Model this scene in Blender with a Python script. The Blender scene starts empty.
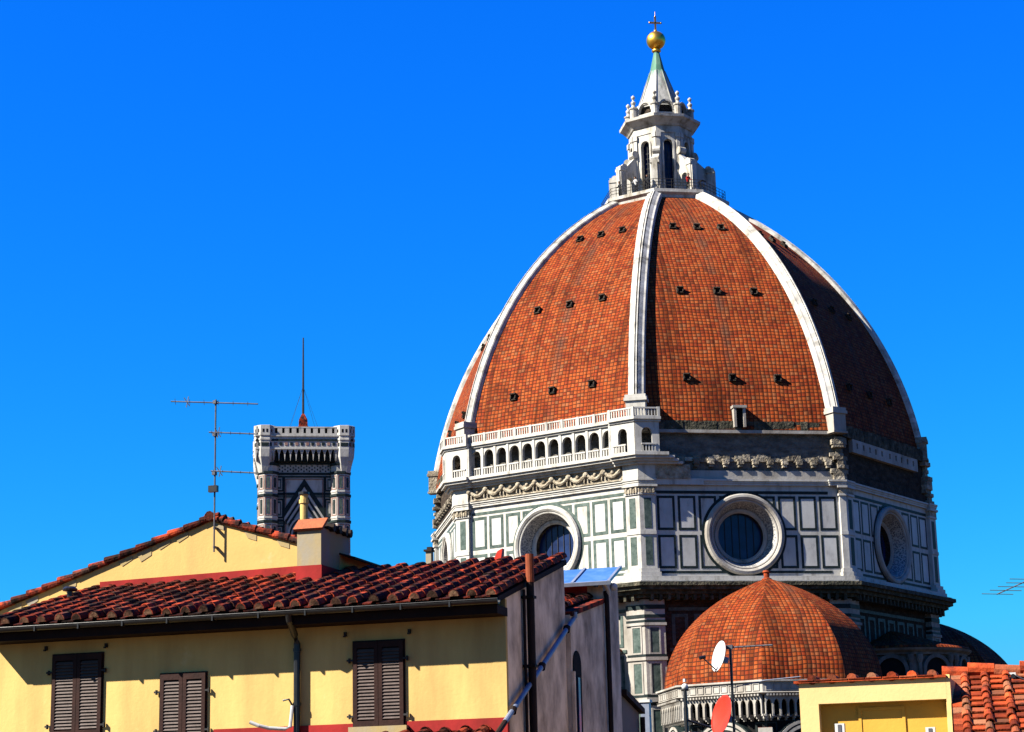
import bpy, bmesh, math, random
from mathutils import Vector, Matrix
random.seed(11)
rad = math.radians
sin, cos, pi = math.sin, math.cos, math.pi
sc = bpy.context.scene

# ------------------------------------------------------------------ camera
G = 24.2                                   # eye height above the street
FPX = 1958.2
CAMP = Vector((0.0, -207.95, G))
_p, _r, _y = rad(13.365), rad(-1.361), rad(-4.735)
FW = Vector((sin(_y) * cos(_p), cos(_y) * cos(_p), sin(_p)))
_R0 = Vector((cos(_y), -sin(_y), 0)); _U0 = _R0.cross(FW)
RT = _R0 * cos(_r) + _U0 * sin(_r)
UP = _U0 * cos(_r) - _R0 * sin(_r)
cam_d = bpy.data.cameras.new('camera'); cam = bpy.data.objects.new('camera', cam_d)
sc.collection.objects.link(cam)
cm = Matrix((RT, UP, -FW)).transposed().to_4x4(); cm.translation = CAMP
cam.matrix_world = cm
cam_d.sensor_width = 36; cam_d.lens = FPX / 1024 * 36
cam_d.clip_start = 0.5; cam_d.clip_end = 20000
sc.camera = cam
sc.render.resolution_x = 1024; sc.render.resolution_y = 732

# ------------------------------------------------------------------ sky, sun, exposure
SUN_AZ, SUN_EL = -65.0, 39.5              # azimuth from the line of sight (-Y), negative = left
sd = Vector((sin(rad(SUN_AZ)) * cos(rad(SUN_EL)), -cos(rad(SUN_AZ)) * cos(rad(SUN_EL)), sin(rad(SUN_EL))))
w = bpy.data.worlds.new('World'); sc.world = w; w.use_nodes = True
wn, wl = w.node_tree.nodes, w.node_tree.links
bg = wn['Background']
sky = wn.new('ShaderNodeTexSky'); sky.sky_type = 'NISHITA'; sky.sun_disc = False
sky.sun_elevation = rad(SUN_EL)
sky.sun_rotation = math.atan2(sd.x, sd.y)
sky.altitude = 60; sky.air_density = 1.0; sky.dust_density = 0.3; sky.ozone_density = 3.0
# deep polarised blue: every channel of the sky gets its own response curve
sp = wn.new('ShaderNodeSeparateColor'); cb = wn.new('ShaderNodeCombineColor'); wl.new(sky.outputs[0], sp.inputs[0])
for ch, (gain, pw, top_) in enumerate(((.0085, 2.5, 1.3), (.345, 1.13, 2.35), (1.87, .6, 4.12))):
    q = wn.new('ShaderNodeMath'); q.operation = 'POWER'; q.inputs[1].default_value = pw; wl.new(sp.outputs[ch], q.inputs[0])
    g_ = wn.new('ShaderNodeMath'); g_.operation = 'MULTIPLY'; g_.inputs[1].default_value = gain; wl.new(q.outputs[0], g_.inputs[0])
    k_ = wn.new('ShaderNodeMath'); k_.operation = 'MINIMUM'; k_.inputs[1].default_value = top_; wl.new(g_.outputs[0], k_.inputs[0])
    wl.new(k_.outputs[0], cb.inputs[ch])
wl.new(cb.outputs[0], bg.inputs['Color'])
bg.inputs['Strength'].default_value = 0.05
sl = bpy.data.lights.new('sun', 'SUN'); so = bpy.data.objects.new('sun', sl); sc.collection.objects.link(so)
sl.energy = 5.0; sl.angle = rad(0.53); sl.color = (1.0, 0.93, 0.80)
so.rotation_euler = sd.to_track_quat('Z', 'Y').to_euler(); so.location = (-60, -150, 120)
sc.view_settings.view_transform = 'Standard'; sc.view_settings.look = 'None'
sc.view_settings.gamma = 1.0; sc.view_settings.use_curve_mapping = False
sc.view_settings.exposure = 2.3
try:
    sc.cycles.max_bounces = 5; sc.cycles.use_denoising = True
except Exception: pass

# ------------------------------------------------------------------ helpers
def at(px, py, depth):
    d = FW * FPX + RT * (px - 512) - UP * (py - 366)
    return CAMP + d * (depth / FPX)
def on_plane(px, py, P, n):
    d = FW * FPX + RT * (px - 512) - UP * (py - 366)
    return CAMP + d * ((P - CAMP).dot(n) / d.dot(n))

BASE = {}
class MB:
    def __init__(s, M=None):
        s.M = M.copy() if M else Matrix.Identity(4)
        s.vs, s.fs, s.mi, s.tn, s.uv = [], [], [], [], []
        s.m = 0; s.tone = 0.5; s.any_uv = False
    def v(s, x, y=None, z=None):
        p = Vector(x) if y is None else Vector((x, y, z))
        s.vs.append(s.M @ p); return len(s.vs) - 1
    def f(s, idx, uv=None):
        s.fs.append(list(idx)); s.mi.append(s.m); s.tn.append(s.tone); s.uv.append(uv)
        if uv: s.any_uv = True
    def box(s, x0, x1, y0, y1, z0, z1, m=None):
        if m is not None: s.m = m
        i = [s.v(x, y, z) for z in (z0, z1) for y in (y0, y1) for x in (x0, x1)]
        for q in ((0, 2, 3, 1), (4, 5, 7, 6), (0, 1, 5, 4), (2, 6, 7, 3), (0, 4, 6, 2), (1, 3, 7, 5)):
            s.f([i[k] for k in q])
    def fbox(s, u0, u1, d0, d1, z0, z1, m=None):      # d = distance out of the wall
        s.box(u0, u1, -d1, -d0, z0, z1, m)
    def prism(s, poly, z0, z1, m=None):
        if m is not None: s.m = m
        n = len(poly); a = [s.v(p[0], p[1], z0) for p in poly]; b = [s.v(p[0], p[1], z1) for p in poly]
        s.f(a[::-1]); s.f(b)
        for i in range(n): s.f([a[i], a[(i + 1) % n], b[(i + 1) % n], b[i]])
    def xprism(s, poly, y0, y1, m=None):              # poly in (x,z), extruded along y
        if m is not None: s.m = m
        n = len(poly); a = [s.v(p[0], y0, p[1]) for p in poly]; b = [s.v(p[0], y1, p[1]) for p in poly]
        s.f(a); s.f(b[::-1])
        for i in range(n): s.f([a[i], b[i], b[(i + 1) % n], a[(i + 1) % n]])
    def tube(s, pts, r, n=8, m=None, r1=None, cap=True):
        if m is not None: s.m = m
        pts = [Vector(p) for p in pts]; rings = []
        for i, p in enumerate(pts):
            d = (pts[min(i + 1, len(pts) - 1)] - pts[max(i - 1, 0)]).normalized()
            a = d.orthogonal().normalized() if abs(d.z) > .95 else d.cross(Vector((0, 0, 1))).normalized()
            b = d.cross(a)
            rr = r if r1 is None else r + (r1 - r) * i / max(1, len(pts) - 1)
            rings.append([s.v(p + (a * cos(2 * pi * k / n) + b * sin(2 * pi * k / n)) * rr) for k in range(n)])
        for A, B in zip(rings, rings[1:]):
            for k in range(n): s.f([A[k], A[(k + 1) % n], B[(k + 1) % n], B[k]])
        if cap: s.f(rings[0][::-1]); s.f(rings[-1])
    def lathe(s, prof, c=(0, 0), n=24, m=None, a0=0, a1=2 * pi):
        if m is not None: s.m = m
        full = abs(a1 - a0 - 2 * pi) < 1e-6; cnt = n if full else n + 1
        rings = [[s.v(c[0] + r * sin(a0 + (a1 - a0) * k / n), c[1] - r * cos(a0 + (a1 - a0) * k / n), z) for k in range(cnt)] for r, z in prof]
        for A, B in zip(rings, rings[1:]):
            for k in range(n): s.f([A[k], A[(k + 1) % cnt], B[(k + 1) % cnt], B[k]])
    def octo(s, prof, c, R1, angs, m=None, seg=None):
        """polygonal lathe: prof=(scale radius,z)"""
        if m is not None: s.m = m
        rings = [[s.v(c[0] + r * R1 * sin(a), c[1] - r * R1 * cos(a), z) for a in angs] for r, z in prof]
        n = len(angs)
        for A, B in zip(rings, rings[1:]):
            for k in (seg or range(n)): s.f([A[k], A[(k + 1) % n], B[(k + 1) % n], B[k]])
    def ball(s, c, r, n=12, m=None, sz=1.0):
        prof = [(max(r * sin(pi * k / n), .001), c[2] - r * sz * cos(pi * k / n)) for k in range(n + 1)]
        s.lathe(prof, (c[0], c[1]), n * 2, m)
    def strips(s, u0, u1, z0, z1, wd, d0, d1, keep=None, m=None, seg=.22):
        """rectangular frame, cut where keep() is false"""
        for (a, b, c, d, hor) in ((u0, u1, z0, z0 + wd, 1), (u0, u1, z1 - wd, z1, 1), (u0, u0 + wd, z0 + wd, z1 - wd, 0), (u1 - wd, u1, z0 + wd, z1 - wd, 0)):
            if keep is None: s.fbox(a, b, d0, d1, c, d, m); continue
            n = max(1, int(((b - a) if hor else (d - c)) / seg))
            run = None
            for k in range(n + 1):
                ok = False
                if k < n:
                    q0, q1 = k / n, (k + 1) / n
                    ok = keep((a + (b - a) * (q0 + q1) / 2, (c + d) / 2)) if hor else keep(((a + b) / 2, c + (d - c) * (q0 + q1) / 2))
                if ok and run is None: run = k / n
                if not ok and run is not None:
                    if hor: s.fbox(a + (b - a) * run, a + (b - a) * k / n, d0, d1, c, d, m)
                    else: s.fbox(a, b, d0, d1, c + (d - c) * run, c + (d - c) * k / n, m)
                    run = None
    def arch_wall(s, u0, u1, z0, z1, d0, d1, ops, m=None, n=10, pointed=0.0):
        """wall with arched openings ops=(centre, halfwidth, sill, spring)"""
        if m is not None: s.m = m
        e = u0
        for (c, h, sl, sp) in ops:
            s.fbox(e, c - h, d0, d1, z0, z1)
            if sl > z0: s.fbox(c - h, c + h, d0, d1, z0, sl)
            P = []
            for k in range(n + 1):
                q = -1 + 2 * k / n
                if pointed:
                    R_ = 1 + pointed; zz = math.sqrt(max(R_ * R_ - (abs(q) + pointed) ** 2, 0))
                else: zz = math.sqrt(max(1 - q * q, 0))
                P.append((c + q * h, sp + zz * h))
            for (xa, za), (xb, zb) in zip(P, P[1:]):
                q = [s.v(xa, -d1, za), s.v(xb, -d1, zb), s.v(xb, -d1, z1), s.v(xa, -d1, z1)]
                r = [s.v(xa, -d0, za), s.v(xb, -d0, zb), s.v(xb, -d0, z1), s.v(xa, -d0, z1)]
                s.f(q); s.f(r[::-1]); s.f([r[0], r[1], q[1], q[0]]); s.f([q[3], q[2], r[2], r[3]])
            e = c + h
        s.fbox(e, u1, d0, d1, z0, z1)
    def build(s, name, mats, parent=None, smooth=False, kind=None):
        L = BASE.get(parent.name, Vector((0, 0, 0))) if parent else Vector((0, 0, 0))
        me = bpy.data.meshes.new(name)
        me.from_pydata([p - L for p in s.vs], [], s.fs)
        if not isinstance(mats, (list, tuple)): mats = [mats]
        for mm in mats: me.materials.append(mm)
        me.polygons.foreach_set('material_index', [min(i, len(mats) - 1) for i in s.mi])
        at_ = me.attributes.new('tone', 'FLOAT', 'FACE'); at_.data.foreach_set('value', s.tn)
        if s.any_uv:
            ul = me.uv_layers.new(name='UVMap'); li = 0
            for p in me.polygons:
                u = s.uv[p.index]
                for k in range(p.loop_total):
                    if u: ul.data[p.loop_start + k].uv = u[k]
        me.update()
        bm = bmesh.new(); bm.from_mesh(me)
        bmesh.ops.recalc_face_normals(bm, faces=bm.faces); bm.to_mesh(me); bm.free()
        if smooth: me.polygons.foreach_set('use_smooth', [True] * len(me.polygons))
        o = bpy.data.objects.new(name, me); sc.collection.objects.link(o)
        if parent: o.parent = parent
        BASE[o.name] = L
        if kind: o['kind'] = kind
        return o

def thing(name, loc, label, cat, group=None, rz=0):
    o = bpy.data.objects.new(name, None); sc.collection.objects.link(o)
    o.location = loc; o.empty_display_size = .3
    o['label'] = label; o['category'] = cat
    if group: o['group'] = group
    BASE[o.name] = Vector(loc)
    return o

def frame(P, ang):
    """local x = right along a wall seen from outside, -y = out of the wall; ang = azimuth of its outward normal"""
    a = rad(ang)
    t = Vector((cos(a), sin(a), 0)); n = Vector((sin(a), -cos(a), 0))
    M = Matrix((t, -n, Vector((0, 0, 1)))).transposed().to_4x4(); M.translation = P
    return M

# ------------------------------------------------------------------ materials
ALB = .45          # all albedos were picked for a shorter exposure
def nmat(name):
    m = bpy.data.materials.new(name); m.use_nodes = True
    nt = m.node_tree; return m, nt.nodes, nt.links, nt.nodes['Principled BSDF']
def ramp(n, stops, k=None):
    k = ALB if k is None else k
    r = n.new('ShaderNodeValToRGB'); e = r.color_ramp.elements
    while len(e) < len(stops): e.new(0.5)
    for el, (p, c) in zip(e, stops): el.position = p; el.color = (*[x * k for x in c], 1)
    return r
def surf(name, stops, scale=1.0, rough=.8, bump=.3, bscale=12, metal=0, tone=0.0, alt=None, stretch=(1, 1, 1), detail=8, spec=.08, bdist=.03):
    m, n, l, b = nmat(name)
    tc = n.new('ShaderNodeTexCoord'); mp = n.new('ShaderNodeMapping'); mp.inputs['Scale'].default_value = stretch
    l.new(tc.outputs['Object'], mp.inputs['Vector'])
    nz = n.new('ShaderNodeTexNoise'); nz.inputs['Scale'].default_value = scale; nz.inputs['Detail'].default_value = detail
    nz.inputs['Roughness'].default_value = .65
    l.new(mp.outputs[0], nz.inputs['Vector'])
    r = ramp(n, stops, 1 if metal > .5 else None); l.new(nz.outputs['Fac'], r.inputs['Fac'])
    col = r.outputs['Color']
    if tone:
        a = n.new('ShaderNodeAttribute'); a.attribute_name = 'tone'
        mr = n.new('ShaderNodeMapRange'); mr.inputs['To Min'].default_value = 1 - tone; mr.inputs['To Max'].default_value = 1 + tone
        l.new(a.outputs['Fac'], mr.inputs['Value'])
        if alt:       # some tiles are of another firing
            q1 = n.new('ShaderNodeMath'); q1.operation = 'MULTIPLY'; q1.inputs[1].default_value = 17.3; l.new(a.outputs['Fac'], q1.inputs[0])
            q2 = n.new('ShaderNodeMath'); q2.operation = 'FRACT'; l.new(q1.outputs[0], q2.inputs[0])
            q3 = n.new('ShaderNodeMapRange'); q3.inputs['From Min'].default_value = .62; q3.inputs['From Max'].default_value = .95; q3.inputs['To Max'].default_value = .75; l.new(q2.outputs[0], q3.inputs['Value'])
            ma = n.new('ShaderNodeMix'); ma.data_type = 'RGBA'; l.new(q3.outputs[0], ma.inputs['Factor']); l.new(col, ma.inputs['A']); ma.inputs['B'].default_value = (*[x * ALB for x in alt], 1); col = ma.outputs['Result']
        mx = n.new('ShaderNodeMix'); mx.data_type = 'RGBA'; mx.blend_type = 'MULTIPLY'; mx.inputs['Factor'].default_value = 1
        l.new(col, mx.inputs['A']); l.new(mr.outputs[0], mx.inputs['B']); col = mx.outputs['Result']
    l.new(col, b.inputs['Base Color'])
    b.inputs['Roughness'].default_value = rough; b.inputs['Metallic'].default_value = metal
    b.inputs['Specular IOR Level'].default_value = spec
    if bump:
        n2 = n.new('ShaderNodeTexNoise'); n2.inputs['Scale'].default_value = bscale; n2.inputs['Detail'].default_value = 6
        l.new(tc.outputs['Object'], n2.inputs['Vector'])
        bp = n.new('ShaderNodeBump'); bp.inputs['Strength'].default_value = bump; bp.inputs['Distance'].default_value = bdist
        l.new(n2.outputs['Fac'], bp.inputs['Height']); l.new(bp.outputs[0], b.inputs['Normal'])
    return m

def dome_tiles(name, tw=.42, th=.385):
    m, n, l, b = nmat(name)
    uv = n.new('ShaderNodeUVMap'); uv.uv_map = 'UVMap'
    sx = n.new('ShaderNodeSeparateXYZ'); l.new(uv.outputs[0], sx.inputs[0])
    def math_(op, a, bv=None):
        q = n.new('ShaderNodeMath'); q.operation = op
        if isinstance(a, (int, float)): q.inputs[0].default_value = a
        else: l.new(a, q.inputs[0])
        if bv is not None:
            if isinstance(bv, (int, float)): q.inputs[1].default_value = bv
            else: l.new(bv, q.inputs[1])
        return q.outputs[0]
    # rows and columns wander a little, like hand-laid tiles
    nzw = n.new('ShaderNodeTexNoise'); nzw.inputs['Scale'].default_value = .35; nzw.inputs['Detail'].default_value = 3
    l.new(uv.outputs[0], nzw.inputs['Vector'])
    wob = math_('MULTIPLY', math_('SUBTRACT', nzw.outputs['Fac'], .5), .5)
    u = math_('DIVIDE', math_('ADD', sx.outputs['X'], math_('MULTIPLY', wob, .6)), tw)
    v = math_('DIVIDE', math_('ADD', sx.outputs['Y'], wob), th)
    fu, fv = math_('FLOOR', u), math_('FLOOR', v)
    ru, rv = math_('FRACT', u), math_('FRACT', v)
    cx = n.new('ShaderNodeCombineXYZ'); l.new(fu, cx.inputs[0]); l.new(fv, cx.inputs[1])
    wnz = n.new('ShaderNodeTexWhiteNoise'); wnz.noise_dimensions = '2D'; l.new(cx.outputs[0], wnz.inputs['Vector'])
    r = ramp(n, [(0.0, (.17, .036, .012)), (.12, (.27, .040, .012)), (.35, (.33, .056, .013)), (.62, (.38, .078, .017)), (.86, (.37, .092, .025)), (.95, (.36, .11, .04)), (1, (.24, .085, .036))])
    l.new(wnz.outputs['Value'], r.inputs['Fac'])
    # broad weathering + streaks running down the slope
    nz = n.new('ShaderNodeTexNoise'); nz.inputs['Scale'].default_value = .22; nz.inputs['Detail'].default_value = 9; nz.inputs['Roughness'].default_value = .7
    l.new(uv.outputs[0], nz.inputs['Vector'])
    mp = n.new('ShaderNodeMapping'); mp.inputs['Scale'].default_value = (1.6, .035, 1); l.new(uv.outputs[0], mp.inputs['Vector'])
    ns = n.new('ShaderNodeTexNoise'); ns.inputs['Scale'].default_value = 1.0; ns.inputs['Detail'].default_value = 5; l.new(mp.outputs[0], ns.inputs['Vector'])
    r2 = ramp(n, [(.30, (.46, .40, .38)), (.50, (.9, .9, .9)), (.72, (1.1, 1.05, 1.0))], 1); l.new(nz.outputs['Fac'], r2.inputs['Fac'])
    r3 = ramp(n, [(.38, (.30, .27, .26)), (.47, (1, 1, 1))], 1); l.new(ns.outputs['Fac'], r3.inputs['Fac'])
    mu = n.new('ShaderNodeMix'); mu.data_type = 'RGBA'; mu.blend_type = 'MULTIPLY'; mu.inputs['Factor'].default_value = 1.0
    l.new(r.outputs[0], mu.inputs['A']); l.new(r2.outputs[0], mu.inputs['B'])
    mu2 = n.new('ShaderNodeMix'); mu2.data_type = 'RGBA'; mu2.blend_type = 'MULTIPLY'; mu2.inputs['Factor'].default_value = .65
    l.new(mu.outputs['Result'], mu2.inputs['A']); l.new(r3.outputs[0], mu2.inputs['B'])
    # grey run-off below the openings in the middle of each face
    ctr = math_('ABSOLUTE', math_('SUBTRACT', math_('MODULO', sx.outputs['X'], 13), 11))
    sm = n.new('ShaderNodeMapRange'); sm.inputs['From Min'].default_value = .75; sm.inputs['From Max'].default_value = .1; l.new(ctr, sm.inputs['Value'])
    sk_ = n.new('ShaderNodeTexNoise'); sk_.noise_dimensions = '1D'; sk_.inputs['Scale'].default_value = .22; sk_.inputs['Detail'].default_value = 3; l.new(sx.outputs['Y'], sk_.inputs['W'])
    sr = n.new('ShaderNodeMapRange'); sr.inputs['From Min'].default_value = .38; sr.inputs['From Max'].default_value = .6; sr.inputs['To Max'].default_value = .75; l.new(sk_.outputs['Fac'], sr.inputs['Value'])
    ms = n.new('ShaderNodeMix'); ms.data_type = 'RGBA'; l.new(math_('MULTIPLY', sm.outputs[0], sr.outputs[0]), ms.inputs['Factor'])
    l.new(mu2.outputs['Result'], ms.inputs['A']); ms.inputs['B'].default_value = (.055, .026, .016, 1)
    mu2 = ms
    # joints between tiles
    du = math_('MINIMUM', ru, math_('SUBTRACT', 1, ru)); dv = math_('MINIMUM', rv, math_('SUBTRACT', 1, rv))
    ju = math_('LESS_THAN', du, .10); jv = math_('LESS_THAN', dv, .125)
    jt = math_('MAXIMUM', ju, jv)
    mj = n.new('ShaderNodeMix'); mj.data_type = 'RGBA'; l.new(math_('MULTIPLY', jt, .78), mj.inputs['Factor'])
    l.new(mu2.outputs['Result'], mj.inputs['A']); mj.inputs['B'].default_value = (.020, .0075, .005, 1)
    l.new(mj.outputs['Result'], b.inputs['Base Color'])
    # each tile: overlapping slope + rounded crown
    h = math_('ADD', math_('MULTIPLY', math_('SUBTRACT', 1, rv), .9), math_('MULTIPLY', math_('SINE', math_('MULTIPLY', ru, 3.14159)), .42))
    h = math_('ADD', h, math_('MULTIPLY', wnz.outputs['Value'], .7))
    h = math_('SUBTRACT', h, math_('MULTIPLY', jt, .5))
    bp = n.new('ShaderNodeBump'); bp.inputs['Strength'].default_value = 1.0; bp.inputs['Distance'].default_value = .085
    l.new(h, bp.inputs['Height']); l.new(bp.outputs[0], b.inputs['Normal'])
    b.inputs['Roughness'].default_value = .85; b.inputs['Specular IOR Level'].default_value = .04
    return m

def stucco(name, base, dark, patch, amount=.40, vs=.25, rough=.9):
    """wall plaster: base colour, streaks running down and patches of wear"""
    m, n, l, b = nmat(name)
    tc = n.new('ShaderNodeTexCoord')
    def noise(scale, st=(1, 1, 1), det=8, loc=(0, 0, 0)):
        mp = n.new('ShaderNodeMapping'); mp.inputs['Scale'].default_value = st; mp.inputs['Location'].default_value = loc
        l.new(tc.outputs['Object'], mp.inputs['Vector'])
        z = n.new('ShaderNodeTexNoise'); z.inputs['Scale'].default_value = scale; z.inputs['Detail'].default_value = det; z.inputs['Roughness'].default_value = .62
        l.new(mp.outputs[0], z.inputs['Vector']); return z.outputs['Fac']
    def mix(fac, A, B):
        x = n.new('ShaderNodeMix'); x.data_type = 'RGBA'; l.new(fac, x.inputs['Factor'])
        for k, c in (('A', A), ('B', B)):
            if isinstance(c, tuple): x.inputs[k].default_value = (*[q * ALB for q in c], 1)
            else: l.new(c, x.inputs[k])
        return x.outputs['Result']
    def rmp(v, a, bq, hi=1.0):
        q = n.new('ShaderNodeMapRange'); q.inputs['From Min'].default_value = a; q.inputs['From Max'].default_value = bq; q.inputs['To Max'].default_value = hi
        l.new(v, q.inputs['Value']); return q.outputs[0]
    c0 = mix(rmp(noise(.9), .35, .7), base, tuple(x * .90 for x in base))
    c1 = mix(rmp(noise(1.0, (1.5, 1.5, vs), loc=(3, 1, 0)), 1 - amount - .12, 1 - amount + .2, .8), c0, dark)
    c2 = mix(rmp(noise(1.7, loc=(9, 4, 2)), .66, .74, .55), c1, patch)
    l.new(c2, b.inputs['Base Color']); b.inputs['Roughness'].default_value = rough; b.inputs['Specular IOR Level'].default_value = .04
    bp = n.new('ShaderNodeBump'); bp.inputs['Strength'].default_value = .35; bp.inputs['Distance'].default_value = .012
    l.new(noise(14), bp.inputs['Height']); l.new(bp.outputs[0], b.inputs['Normal'])
    return m

M = {}
M['marble'] = surf('white_marble', [(.24, (.20, .19, .17)), (.36, (.42, .40, .36)), (.48, (.57, .55, .51)), (.7, (.63, .62, .59))], 1.1, .65, .35, 3, tone=.12, stretch=(1.2, 1.2, .4))
M['rib_marble'] = surf('weathered_rib_marble', [(.27, (.14, .13, .115)), (.40, (.40, .38, .34)), (.52, (.58, .56, .52)), (.75, (.64, .63, .60))], .9, .7, .5, 3, tone=.22)
M['marble_panel'] = surf('white_marble_panel', [(.25, (.38, .375, .37)), (.42, (.55, .545, .53)), (.6, (.62, .62, .61)), (.75, (.66, .66, .65))], 1.3, .5, .15, 3, tone=.16, stretch=(1, 1, .5))
M['marble_dirty'] = surf('weathered_marble', [(.2, (0.125, 0.109, 0.0936)), (.42, (0.351, 0.32, 0.281)), (.6, (0.484, 0.46, 0.421)), (.8, (0.546, 0.523, 0.484))], .7, .75, .5, 4, stretch=(0.78, 0.78, 0.351))
M['shaded_marble'] = surf('shade_darkened_marble', [(.25, (.06, .055, .05)), (.5, (.17, .155, .14)), (.75, (.30, .28, .25))], .9, .8, .5, 4, stretch=(1, 1, .5))  # marble darkened to carry the shade of the round chapels
M['lantern'] = surf('lantern_marble', [(.26, (.10, .09, .075)), (.40, (.36, .33, .28)), (.52, (.58, .56, .52)), (.8, (.66, .65, .62))], 1.0, .75, .5, 4, stretch=(1, 1, .45))
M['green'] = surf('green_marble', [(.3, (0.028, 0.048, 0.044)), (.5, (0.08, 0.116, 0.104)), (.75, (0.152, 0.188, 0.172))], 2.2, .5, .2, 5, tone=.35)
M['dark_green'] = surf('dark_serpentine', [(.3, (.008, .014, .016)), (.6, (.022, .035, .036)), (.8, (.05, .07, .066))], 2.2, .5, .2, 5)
M['carving'] = surf('carved_stone', [(.3, (0.114, 0.0855, 0.057)), (.5, (0.399, 0.342, 0.257)), (.7, (0.589, 0.532, 0.437))], 1.6, .85, 1.0, 5, bdist=.15)
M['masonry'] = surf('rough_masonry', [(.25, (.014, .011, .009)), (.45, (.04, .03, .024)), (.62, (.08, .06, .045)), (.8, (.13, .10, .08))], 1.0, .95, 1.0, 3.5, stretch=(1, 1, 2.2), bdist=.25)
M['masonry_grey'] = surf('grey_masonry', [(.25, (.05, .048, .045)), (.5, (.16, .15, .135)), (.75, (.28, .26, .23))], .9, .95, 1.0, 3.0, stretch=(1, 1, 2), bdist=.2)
M['mossy'] = surf('mossy_stone', [(.3, (.02, .022, .016)), (.5, (.07, .068, .05)), (.65, (.16, .14, .10)), (.8, (.25, .23, .19))], 1.6, .95, 1.0, 4, bdist=.2)
M['quoin'] = surf('broken_quoin_stone', [(.25, (.10, .08, .06)), (.5, (.30, .26, .20)), (.75, (.52, .47, .38))], 1.4, .9, 1.0, 4, tone=.4, bdist=.2)
M['tiles'] = dome_tiles('terracotta_dome_tiles')
M['tiles_small'] = dome_tiles('terracotta_tribune_tiles', .40, .37)
M['hole'] = surf('dark_opening', [(.3, (.006, .006, .007)), (.7, (.014, .013, .013))], 2, .9, 0)
M['glass'] = surf('dark_blue_window_glass', [(.35, (.006, .012, .05)), (.65, (.014, .035, .13))], .8, .25, .2, 2, spec=.25)
M['gold'] = surf('gilded_copper', [(.3, (.48, .24, .03)), (.6, (.70, .40, .06))], 1.2, .36, .1, 4, metal=1)
M['bronze'] = surf('dark_gilt', [(.3, (.16, .09, .03)), (.7, (.30, .19, .06))], 1.2, .4, .1, 4, metal=.8)
M['patina'] = surf('green_copper_patina', [(.3, (.04, .13, .09)), (.6, (.13, .29, .21)), (.8, (.28, .40, .31))], .9, .7, .3, 4, stretch=(1, 1, .3))
M['spire'] = surf('streaked_spire_marble', [(.30, (0.119, 0.119, 0.106)), (.45, (0.357, 0.357, 0.332)), (.6, (0.578, 0.57, 0.535)), (.8, (0.663, 0.654, 0.629))], .9, .7, .4, 4, stretch=(1.36, 1.36, 0.187))
M['iron'] = surf('dark_iron', [(.3, (.02, .02, .022)), (.7, (.05, .05, .05))], 5, .55, .1, 10)
M['pink'] = surf('pink_marble', [(.3, (.22, .11, .09)), (.7, (.42, .26, .22))], 2, .6, .2, 5)
M['yellow'] = stucco('yellow_stucco', (.80, .555, .20), (.50, .32, .12), (.84, .62, .28), .47, .3)
M['yellow_fresh'] = stucco('fresh_yellow_stucco', (.86, .60, .27), (.68, .46, .19), (.88, .65, .33), .34, .5)
M['yellow_deep'] = stucco('ochre_stucco', (.72, .40, .07), (.60, .33, .06), (.74, .46, .12), .25)
M['yellow_gable'] = stucco('yellow_gable_stucco', (.72, .48, .17), (.55, .36, .14), (.76, .57, .28), .40, .5)
M['red_band'] = stucco('red_stucco', (.42, .036, .034), (.20, .024, .022), (.50, .13, .10), .5, .6)
M['grey_stucco'] = stucco('stained_grey_stucco', (1.2, .93, .68), (.05, .036, .03), (.62, .47, .35), .50, .9)
M['beige_stucco'] = stucco('beige_stucco', (0.315, 0.27, 0.225), (0.15, 0.12, 0.105), (0.345, 0.3, 0.255), .35)
M['cement'] = stucco('patched_cement_render', (.33, .32, .30), (.46, .33, .12), (.40, .39, .37), .62, .8)
M['rtile'] = surf('old_red_roof_tile', [(.34, (.008, .006, .006)), (.45, (.045, .013, .010)), (.52, (.22, .030, .014)), (.66, (.44, .058, .018)), (.86, (.42, .15, .07))], 2.8, .9, .8, 16, tone=.85, alt=(.05, .028, .02), detail=10)
M['otile'] = surf('orange_roof_tile', [(.30, (.05, .014, .008)), (.42, (.24, .036, .012)), (.56, (.40, .060, .015)), (.72, (.44, .10, .03)), (.86, (.34, .18, .09))], 3.0, .85, .6, 16, tone=.6, alt=(.26, .13, .07), detail=10)
M['mortar'] = surf('mossy_mortar', [(.35, (.02, .014, .010)), (.5, (.08, .035, .02)), (.7, (.20, .12, .07))], 5, .95, .6, 14, tone=.6)
M['shutter'] = surf('dark_brown_shutter', [(.3, (.020, .008, .007)), (.7, (.045, .016, .012))], 3, .6, .15, 20)
M['slat'] = surf('shutter_slat', [(.3, (.085, .062, .055)), (.7, (.13, .098, .09))], 6, .45, .1, 20)
M['wood'] = surf('dark_eave_wood', [(.3, (.012, .005, .004)), (.7, (.030, .012, .008))], 3, .8, .2, 12)
M['gutter'] = surf('dark_painted_gutter', [(.3, (.008, .008, .009)), (.7, (.02, .02, .022))], 4, .35, .1, 8, spec=.3)
M['brown_pipe'] = surf('brown_steel_pipe', [(.3, (.014, .008, .007)), (.7, (.035, .018, .013))], 3, .7, .1, 8)
M['sunlit_pipe'] = surf('sunlit_red_pipe', [(.3, (.20, .045, .02)), (.7, (.33, .08, .03))], 3, .7, .2, 8)
M['blue_pipe'] = surf('grey_blue_plastic_pipe', [(.3, (.16, .19, .27)), (.7, (.26, .30, .40))], 3, .4, .1, 8, spec=.4)
M['white_paint'] = surf('white_painted_metal', [(.3, (0.595, 0.595, 0.595)), (.7, (0.68, 0.68, 0.68))], 3, .4, .05, 8)
M['red_paint'] = surf('red_painted_metal', [(.3, (.52, .035, .022)), (.7, (.62, .05, .03))], 3, .45, .05, 8)
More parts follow.
